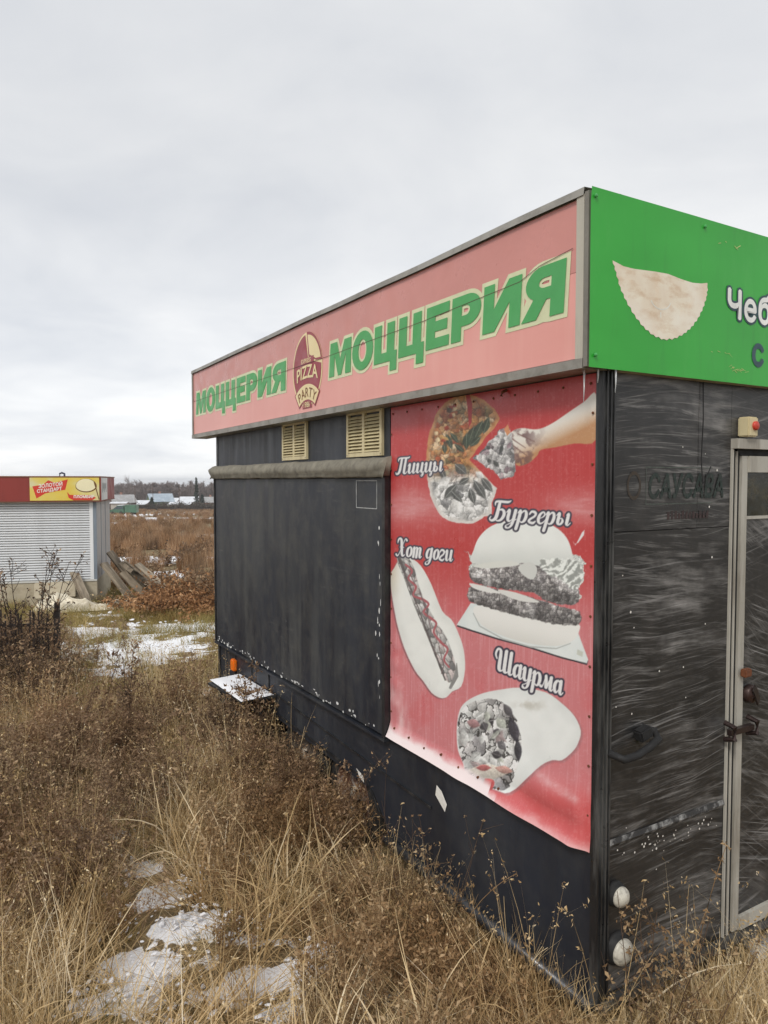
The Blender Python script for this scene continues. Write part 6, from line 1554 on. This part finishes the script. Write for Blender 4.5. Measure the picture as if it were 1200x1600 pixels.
# dry weeds that stand up out of the grass; nothing tells one from the next
wp = []
for k in range(5):
    st, lf, hd = weed_geo(60 + k, .8, 2, 8, .013, 130, 12, .008, .05, .16, .003, .8, .26, .1); wp.append((st.mesh('stem', M_stem), lf.mesh('foliage', M_weed), hd.mesh('seed_heads', M_seed)))
def scatter_weeds(n, dens, a0, a1, d0, d1, s0, s1, label, group):
    cnt = 0
    while cnt < n:
        a = rng.uniform(a0, a1); d = rng.uniform(d0, d1); x, y = from_ad(a, d)
        if blocked(np.array([x + .15]), np.array([y]))[0] or rng.uniform() > dens(np.array([a]), np.array([d]), np.array([x]), np.array([y]))[0]: continue
        pr = wp[cnt % 5]; r = empty('dry_weed', (x, y, gz(x, y)), rng.uniform(0, 6.28), label, 'weed', group); s = rng.uniform(s0, s1); r.scale = (s, s, s)
        for nm, me in zip(('stem', 'foliage', 'seed_heads'), pr):
            o = link(nm, me, r)
            if nm == 'seed_heads': o['kind'] = 'stuff'
        cnt += 1
scatter_weeds(46, dens_weed, -4.5, .4, 3.2, 8, .75, 1.2, 'dry branching weed standing up out of the brown thicket', 'dry weeds standing in the thicket')
scatter_weeds(16, lambda a, d, x, y: sstep(.45, .6, nz_(x, y, .8, 71)) + .1, -4.6, -1.6, 7.2, 11.5, .5, .85, 'low dry weed on the snowy clearing between fence and trailer', 'dry weeds on the snowy clearing')
# arching single grass stalks against the trailer end
for k, (p0, p1, p2, lab) in enumerate((((.30, -.10), (.42, -.12, .36), (.57, -.10, .52), 'long upright grass stalk leaning over the scrubbed end panel'), ((.20, -.12), (.30, -.14, .22), (.385, -.15, .355), 'shorter grass stalk leaning left of the long upright one'), ((-.30, .55), (-.26, .42, .30), (-.13, .26, .44), 'grass stalk arching in front of the trailer skirt'))):
    z0 = gz(*p0); P = [np.array([p0[0], p0[1], z0]) * (1 - t) ** 2 + 2 * t * (1 - t) * np.array([p1[0], p1[1], p1[2]]) + t * t * np.array(p2) for t in np.linspace(0, 1, 10)]
    A = Acc(); A.add(*np_tube(np.array(P), .0022, .0012)); o = link('grass_stalk', A.mesh('grass_stalk', M_seed)); B_ = Acc(); g = np.random.default_rng(k)
    q = np.array(P)[7:]; q = q[g.integers(0, 3, 26)] + g.normal(0, .006, (26, 3)); B_.add(*leaves_at(q, .006, g, 2.5)); link('seed_spike', B_.mesh('seed_spike', M_seed), o)['kind'] = 'stuff'
    tag(o, lab, 'grass stalk')

# rust-leaved and brown shrubs beyond the clearing
def shrub(name, a, d, label, H, W, nl, leaf, mats, seed, group=None):
    g = np.random.default_rng(seed); x, y = from_ad(a, d); r = empty(name, (x, y, gz(x, y)), g.uniform(0, 6), label, 'shrub', group)
    br = Acc(); pts = []
    for k in range(26):
        az = g.uniform(0, 6.28); P = curve_pts([g.normal(0, W * .22), g.normal(0, W * .22), -.03], [math.cos(az) * W / H * .8, math.sin(az) * W / H * .8, g.uniform(.5, 1.2)], H * g.uniform(.7, 1.25), g, 6, .10, -.06)
        P[:, 2] = np.maximum(P[:, 2], .02); br.add(*np_tube(P, .009, .003)); pts.append(P[1:])
        for q in P[2:]:
            az2 = g.uniform(0, 6.28); B_ = curve_pts(q, [math.cos(az2), math.sin(az2), .5], H * .32 * g.uniform(.5, 1), g, 4, .15, -.04); br.add(*np_tube(B_, .004, .0018)); pts.append(B_)
    link('branches', br.mesh('branches', mats[0]), r); allp = np.concatenate(pts)
    P = allp[g.integers(0, len(allp), nl)] + g.normal(0, .05, (nl, 3)); P[:, 2] = np.maximum(P[:, 2], .02)
    lf = Acc(); lf.add(*leaves_at(P, leaf, g, 2.0)); link('foliage', lf.mesh('foliage', mats[1]), r)
    return r
shrub('rust_shrub', -3.85, 13.0, 'bright rust-orange leafy shrub nearest the snowy clearing', .78, .95, 3400, .034, (M_darkstem, M_rustleaf), 1)
shrub('rust_shrub', -3.2, 13.4, 'rust-orange shrub half hidden by the trailer edge', .72, .95, 2400, .034, (M_darkstem, M_rustleaf), 2)
shrub('brown_shrub', -3.9, 14.6, 'dull brown tangled shrub behind the bright orange one', .9, 1.2, 2200, .036, (M_darkstem, M_dryleaf), 3)
shrub('brown_shrub', -3.1, 14.4, 'dark brown shrub beside the trailer edge behind the orange ones', 1.0, 1.1, 2000, .036, (M_darkstem, M_weed), 4)
shrub('brown_shrub', -4.95, 13.9, 'small straggly brown shrub at the foot of the tipped pallet', .42, .6, 500, .03, (M_darkstem, M_rustleaf), 5)
shrub('brown_shrub', -5.35, 14.2, 'sparse yellow-brown shoots in front of the leaning boards', .42, .35, 220, .022, (M_stem, M_straw), 6)
for k in range(16):
    d = 18 + 3.2 * k ** 1.15 + rng.uniform(-1, 1); a = -.355 * d + rng.uniform(-.09, .075) * d * 1.1
    shrub('field_shrub', a, d, 'brown leafless shrub scattered in the dry field', rng.uniform(.6, 1.2), rng.uniform(.9, 1.8), 700, .05, (M_darkstem, (M_weed, M_dryleaf)[k % 2]), 20 + k, 'brown shrubs in the dry field')

# ------------------------------------------------------------------ far village and wood
def vill(px, dist): return (px - 600) / 1128.0 * dist, dist
M_roofsnow = worn('snowy_roof', L(214, 218, 224), .8, .06, .4, L(150, 150, 152), .4)
M_roofgrey = worn('grey_roof', L(150, 150, 150), .7, .12, .5, L(206, 208, 212), .6)
M_roofblue = worn('slate_blue_roof', L(150, 164, 176), .6, .1, .5, L(206, 210, 214), .5)
M_wallwood = worn('dark_timber', L(98, 80, 70), .85, .2, .7)
M_wallgrn = worn('green_boards', L(112, 124, 96), .8, .15, .7)
M_wallpale = worn('pale_wall', L(178, 172, 164), .8, .1, .5)
M_wallpink = worn('brick_pinkish', L(164, 124, 110), .85, .15, .6)
M_pane = worn('dim_pane', L(70, 78, 84), .2, .2, 1)
def house(px, dist, w, dpt, hw, hr, rz, wall, roof, label, chim=False, nwin=2, shed=False):
    a, d = vill(px, dist); x, y = from_ad(a, d)
    r = empty('shed' if shed else 'house', (x, y, gz(x, y)), math.atan2(RT[1], RT[0]) + rz, label, 'shed' if shed else 'house')
    MB().add([(-w / 2, -dpt / 2, -.5), (w / 2, -dpt / 2, -.5), (w / 2, dpt / 2, -.5), (-w / 2, dpt / 2, -.5), (-w / 2, -dpt / 2, hw), (w / 2, -dpt / 2, hw), (w / 2, dpt / 2, hw), (-w / 2, dpt / 2, hw), (-w / 2, 0, hw + hr), (w / 2, 0, hw + hr)],
             [(0, 1, 5, 4), (2, 3, 7, 6), (1, 2, 6, 9, 5), (3, 0, 4, 8, 7), (4, 5, 9, 8), (6, 7, 8, 9)]).build('wall', wall, r)
    e_ = .35; k = hr / (dpt / 2)
    m = MB()
    for s in (-1, 1):
        y0, z0 = s * (dpt / 2 + e_), hw - k * e_
        m.add([(-w / 2 - e_, y0, z0 + .03), (w / 2 + e_, y0, z0 + .03), (w / 2 + e_, 0, hw + hr + .03), (-w / 2 - e_, 0, hw + hr + .03), (-w / 2 - e_, y0, z0 + .2), (w / 2 + e_, y0, z0 + .2), (w / 2 + e_, 0, hw + hr + .2), (-w / 2 - e_, 0, hw + hr + .2)],
              [(0, 1, 5, 4), (4, 5, 6, 7), (0, 4, 7, 3), (1, 2, 6, 5), (0, 3, 2, 1)])
    ro = m.build('roof', roof, r)
    if chim: MB().box(-.3, .3, .2, .8, hw + hr * .6, hw + hr + .9).build('chimney', M_wallpink, ro)
    for q in range(nwin):
        xw = -w / 2 + w * (q + 1) / (nwin + 1)
        wn = MB().box(xw - .5, xw + .5, -dpt / 2 - .06, -dpt / 2 - .005, hw * .38, hw * .80).build('window', M_wallpale, r)
        MB().box(xw - .4, xw + .4, -dpt / 2 - .09, -dpt / 2 - .062, hw * .43, hw * .76).build('pane', M_pane, wn)
    return r
house(190, 225, 7.0, 6.5, 2.4, 2.2, rad(38), M_wallwood, M_roofgrey, 'grey-roofed timber house with dark gable next to the kiosk fascia', True)
house(187, 205, 4.2, 2.6, 2.0, .25, 0, M_wallpale, M_roofsnow, 'low white hut in front of the grey-roofed house', nwin=1, shed=True)
house(222, 235, 5.0, 4.5, 1.7, 1.1, rad(-10), M_wallwood, M_roofsnow, 'dark shed with a snow-white roof left of the blue-roofed house', nwin=1, shed=True)
house(250, 245, 7.5, 7.0, 2.7, 2.4, rad(30), M_wallgrn, M_roofblue, 'house with slate-blue roof and green gable', True)
house(275, 262, 4.2, 5.0, 2.0, 1.6, rad(-30), M_wallpink, M_roofsnow, 'small snowy-roofed house right of the green gable', nwin=1)
house(296, 258, 6.0, 6.0, 2.5, 1.6, rad(8), M_wallpale, M_roofsnow, 'wide white-roofed house left of the dark spruces')
house(283, 240, 7.0, 4.0, 1.5, .7, rad(-4), M_wallwood, M_roofsnow, 'long low shed with snow on its roof before the wide house', nwin=2, shed=True)
house(329, 262, 4.5, 5, 2.2, 1.7, rad(25), M_wallpink, M_roofgrey, 'pinkish house just left of the black trailer', True)
for k in range(2): house(362 + 34 * k, 255 + 9 * (k % 3), 6.0, 5.5, 2.4, 1.8, rad(20 * (k % 3) - 10), (M_wallwood, M_wallgrn, M_wallpale)[k % 3], (M_roofsnow, M_roofgrey)[k % 2], ('timber house behind the trailer', 'green house behind the trailer')[k])
# plank fence of the village
a, d = vill(332, 236); x, y = from_ad(a, d)
vf = empty('plank_fence', (x, y, gz(x, y)), math.atan2(RT[1], RT[0]), 'pale plank fence at the village edge by the trailer', 'fence')
me0 = None
for k in range(28):
    if me0 is None: o_ = MB().box(-.18, .18, -.03, .03, -.4, 1.6).build('plank', M_wallpale, vf); me0 = o_.data
    else: o_ = link('plank', me0, vf)
    o_.location = (-4 + k * .42, 0, random.uniform(-.12, .12))
for z in (.4, 1.2): MB().box(-4.2, 7.8, .031, .1, z - .06, z + .06).build('rail', M_wallwood, vf)
# poles
for (px, dist, h, lab) in ((211, 218, 7.5, 'wooden utility pole near the left end of the village'), (239, 230, 8.5, 'thin pole before the slate-blue roof'), (280, 226, 8.0, 'thin utility pole in front of the low snowy shed')):
    a, d = vill(px, dist); x, y = from_ad(a, d)
    r = empty('utility_pole', (x, y, gz(x, y)), .3, lab, 'pole')
    MB().tube([(0, 0, -.4), (0, 0, h)], .11, .08, 8).build('pole', M_wallwood, r); MB().box(-.8, .8, -.05, .05, h - .5, h - .38).build('crossarm', M_wallwood, r)
# green car parked at the field edge
M_cgreen = worn('car_green', L(66, 98, 78), .35, .12, 1, L(92, 130, 100), .4)
a, d = vill(191, 128); x, y = from_ad(a, d)
car = empty('car', (x, y, gz(x, y)), math.atan2(RT[1], RT[0]) + .1, 'green car with a covered trailer-like body parked at the field edge', 'car')
MB().prism([(-2.2, .35), (-2.25, .8), (-1.5, .98), (-.7, 1.62), (.35, 1.66), (.45, 1.0), (.5, .35)], lambda p, q, t: (p, t, q), -.85, .85).build('body', M_cgreen, car, bevel=.06)
MB().prism([(.6, .4), (.6, 1.75), (2.6, 1.75), (2.6, .4)], lambda p, q, t: (p, t, q), -.95, .95).build('cargo_box', M_cgreen, car, bevel=.05)
MB().prism([(-1.35, 1.02), (-.72, 1.52), (.2, 1.54), (.3, 1.05)], lambda p, q, t: (p, t, q), -.858, .858).build('window', M_pane, car)
MB().prism([(-.7, 1.66), (.35, 1.70), (.35, 1.76), (-.65, 1.72)], lambda p, q, t: (p, t, q), -.8, .8).build('roof_snow', M_snow, car)
for (xx) in (-1.5, -.05, 1.9):
    for yy in (-.8, .8): MB().lathe((xx, yy - .1, .32), (0, 1, 0), [(0, 0), (.32, 0), (.32, .2), (0, .2)], 14).build('wheel', tyre_m, car)
MB().lathe((-2.22, -.55, .72), (-1, 0, .1), [(.14, -.02), (.14, .03), (0, .05)], 10).build('headlight', M_white, car)

# bare trees
M_bark = worn('grey_bark', L(92, 80, 74), .9, .2, 1)
M_twig = plant_mat('bare_twigs', [(0, L(104, 94, 92)), (.5, L(130, 118, 114)), (1, L(152, 140, 136))], trans=0)
M_spruce = plant_mat('spruce_needles', [(0, L(34, 42, 36)), (.6, L(50, 60, 48)), (1, L(70, 78, 62))], trans=0)
M_bushdark = plant_mat('dark_bush', [(0, L(58, 52, 46)), (.6, L(80, 70, 60)), (1, L(104, 92, 78))], trans=0)
def bare_tree_mesh(seed, H, wide=.28, ntw=900, tw=.05):
    g = np.random.default_rng(seed); tr = Acc(); cr_ = Acc(); P = curve_pts([0, 0, -.3], [g.normal(0, .06), g.normal(0, .06), 1], H * .93, g, 9, .05)
    tr.add(*np_tube(P, H * .016, H * .003, 6)); ends = []
    for b in range(16):
        t = g.uniform(.22, .95); q = P[int(t * 9)]; az = g.uniform(0, 6.28)
        B_ = curve_pts(q, [math.cos(az), math.sin(az), g.uniform(.7, 1.6)], H * wide * g.uniform(.6, 1.2) * (1.25 - t * .8), g, 5, .12, .05); tr.add(*np_tube(B_, H * .006, H * .0018, 4)); ends.append(B_[1:])
        for c in range(3):
            q2 = B_[int(g.integers(1, 6))]; az2 = az + g.normal(0, .9); C_ = curve_pts(q2, [math.cos(az2), math.sin(az2), g.uniform(.5, 1.5)], H * wide * .5 * g.uniform(.5, 1), g, 4, .13, .04)
            tr.add(*np_tube(C_, H * .0025, H * .0012, 3)); ends.append(C_)
    ends.append(P[5:]); E_ = np.concatenate(ends); q = E_[g.integers(0, len(E_), ntw)]; d = g.normal(0, 1, (ntw, 3)) + np.array([0, 0, .8]); d /= np.linalg.norm(d, axis=1)[:, None]
    l_ = H * g.uniform(.04, .11, ntw)[:, None]; sd = np.cross(d, g.normal(0, 1, (ntw, 3))); sd /= np.linalg.norm(sd, axis=1)[:, None]; w_ = tw * g.uniform(.5, 1.2, ntw)[:, None]
    V = np.stack([q - sd * w_ * .5, q + sd * w_ * .5, q + d * l_ + sd * w_ * .12, q + d * l_ - sd * w_ * .12], 1).reshape(-1, 3); b = np.arange(ntw) * 4
    cr_.add(V, np.stack([b, b + 1, b + 2, b + 3], 1), np.repeat(g.uniform(0, 1, ntw), 4))
    return tr.mesh('trunk', M_bark), cr_.mesh('crown', M_twig)
bt = [bare_tree_mesh(400 + k, 10.0, (.26, .34, .22, .30)[k % 4], 1900, .11) for k in range(6)]
def tree(px, dist, s, k, label, group):
    a, d = vill(px, dist); x, y = from_ad(a, d); r = empty('bare_tree', (x, y, gz(x, y)), rng.uniform(0, 6.28), label, 'tree', group); r.scale = (s, s, s * rng.uniform(.92, 1.05))
    link('trunk', bt[k][0], r); link('crown', bt[k][1], r)
big_t = bare_tree_mesh(450, 10, .36, 1500, .05)
a, d = vill(204, 262); x, y = from_ad(a, d); r = empty('bare_tree', (x, y, gz(x, y)), 1.0, 'tallest bare tree with a wide open crown above the village', 'tree'); r.scale = (1.22,) * 3
link('trunk', big_t[0], r); link('crown', big_t[1], r)
k = 0
for row, (dist, n_, s0, s1) in enumerate(((286, 48, .70, .92), (302, 52, .84, 1.06), (322, 56, .95, 1.16), (345, 56, 1.02, 1.25))):
    for i in range(n_):
        tree(90 + 350 * (i + rng.uniform(-.4, .4)) / n_, dist + rng.uniform(-6, 6), rng.uniform(s0, s1), k % 6, 'slender bare grey tree in the wood behind the village', 'bare trees of the far wood'); k += 1
def spruce(px, dist, H, W, label, seed):
    g = np.random.default_rng(seed); a, d = vill(px, dist); x, y = from_ad(a, d); r = empty('spruce_tree', (x, y, gz(x, y)), 0, label, 'tree')
    t = Acc(); t.add(*np_tube(np.array([[0, 0, -.3], [0, 0, H * .5], [0, 0, H]]), .16, .03, 6)); link('trunk', t.mesh('trunk', M_bark), r)
    n = 1500; h = g.uniform(.04, 1, n); rr2 = W * (1 - h) ** .85 * np.sqrt(g.uniform(.15, 1, n)) * (.8 + .35 * np.sin(h * 60)); az = g.uniform(0, 6.28, n)
    P = np.stack([rr2 * np.cos(az), rr2 * np.sin(az), h * H], 1); c = Acc(); c.add(*leaves_at(P, .22, g, 1.8)); link('crown', c.mesh('crown', M_spruce), r)
spruce(307, 240, 10.5, 1.2, 'tall narrow dark spruce among the village roofs', 1)
spruce(316, 232, 4.6, 1.3, 'small dark spruce right of the tall narrow one', 2)
spruce(237, 226, 3.6, 1.2, 'dark little spruce before the slate-blue roof', 3)
def bush(px, dist, H, W, seed, label, mat):
    g = np.random.default_rng(seed); a, d = vill(px, dist); x, y = from_ad(a, d); r = empty('garden_bush', (x, y, gz(x, y)), 0, label, 'bush', 'dark bushes along the village edge')
    br = Acc(); pts = []
    for k in range(16):
        az = g.uniform(0, 6.28); P = curve_pts([g.normal(0, W * .3), g.normal(0, W * .3), -.1], [math.cos(az) * W / H * .6, math.sin(az) * W / H * .6, 1], H * g.uniform(.6, 1.1), g, 5, .12); br.add(*np_tube(P, .05, .02)); pts.append(P)
    E_ = np.concatenate(pts); n = 500; c = Acc(); c.add(*leaves_at(E_[g.integers(0, len(E_), n)] + g.normal(0, .22, (n, 3)), .16, g, 2.4)); link('branches', br.mesh('branches', M_bark), r); link('crown', c.mesh('crown', mat), r)
for k in range(34): bush(172 + 5.2 * k + rng.uniform(-2, 2), 216 + rng.uniform(-8, 14), rng.uniform(1.2, 2.6), rng.uniform(1.2, 2.2), 500 + k, 'dark leafless bush along the village edge', M_bushdark)

# ------------------------------------------------------------------ thin moist air
hz = bpy.data.materials.new('moist_air'); hz.use_nodes = True; ht = hz.node_tree
for n in list(ht.nodes): ht.nodes.remove(n)
ho = ht.nodes.new('ShaderNodeOutputMaterial'); pv_ = ht.nodes.new('ShaderNodeVolumePrincipled')
pv_.inputs['Color'].default_value = (.95, .97, 1.0, 1); pv_.inputs['Density'].default_value = .00045; pv_.inputs['Anisotropy'].default_value = .2
ht.links.new(pv_.outputs[0], ho.inputs['Volume'])
zlo = float(gzz.min()) - 1.0
tag(MB().box(-2600, 2600, -2600, 2600, zlo, 7.0).build('haze', hz, None), 'thin pale haze over the far field and village', None, None, 'stuff')
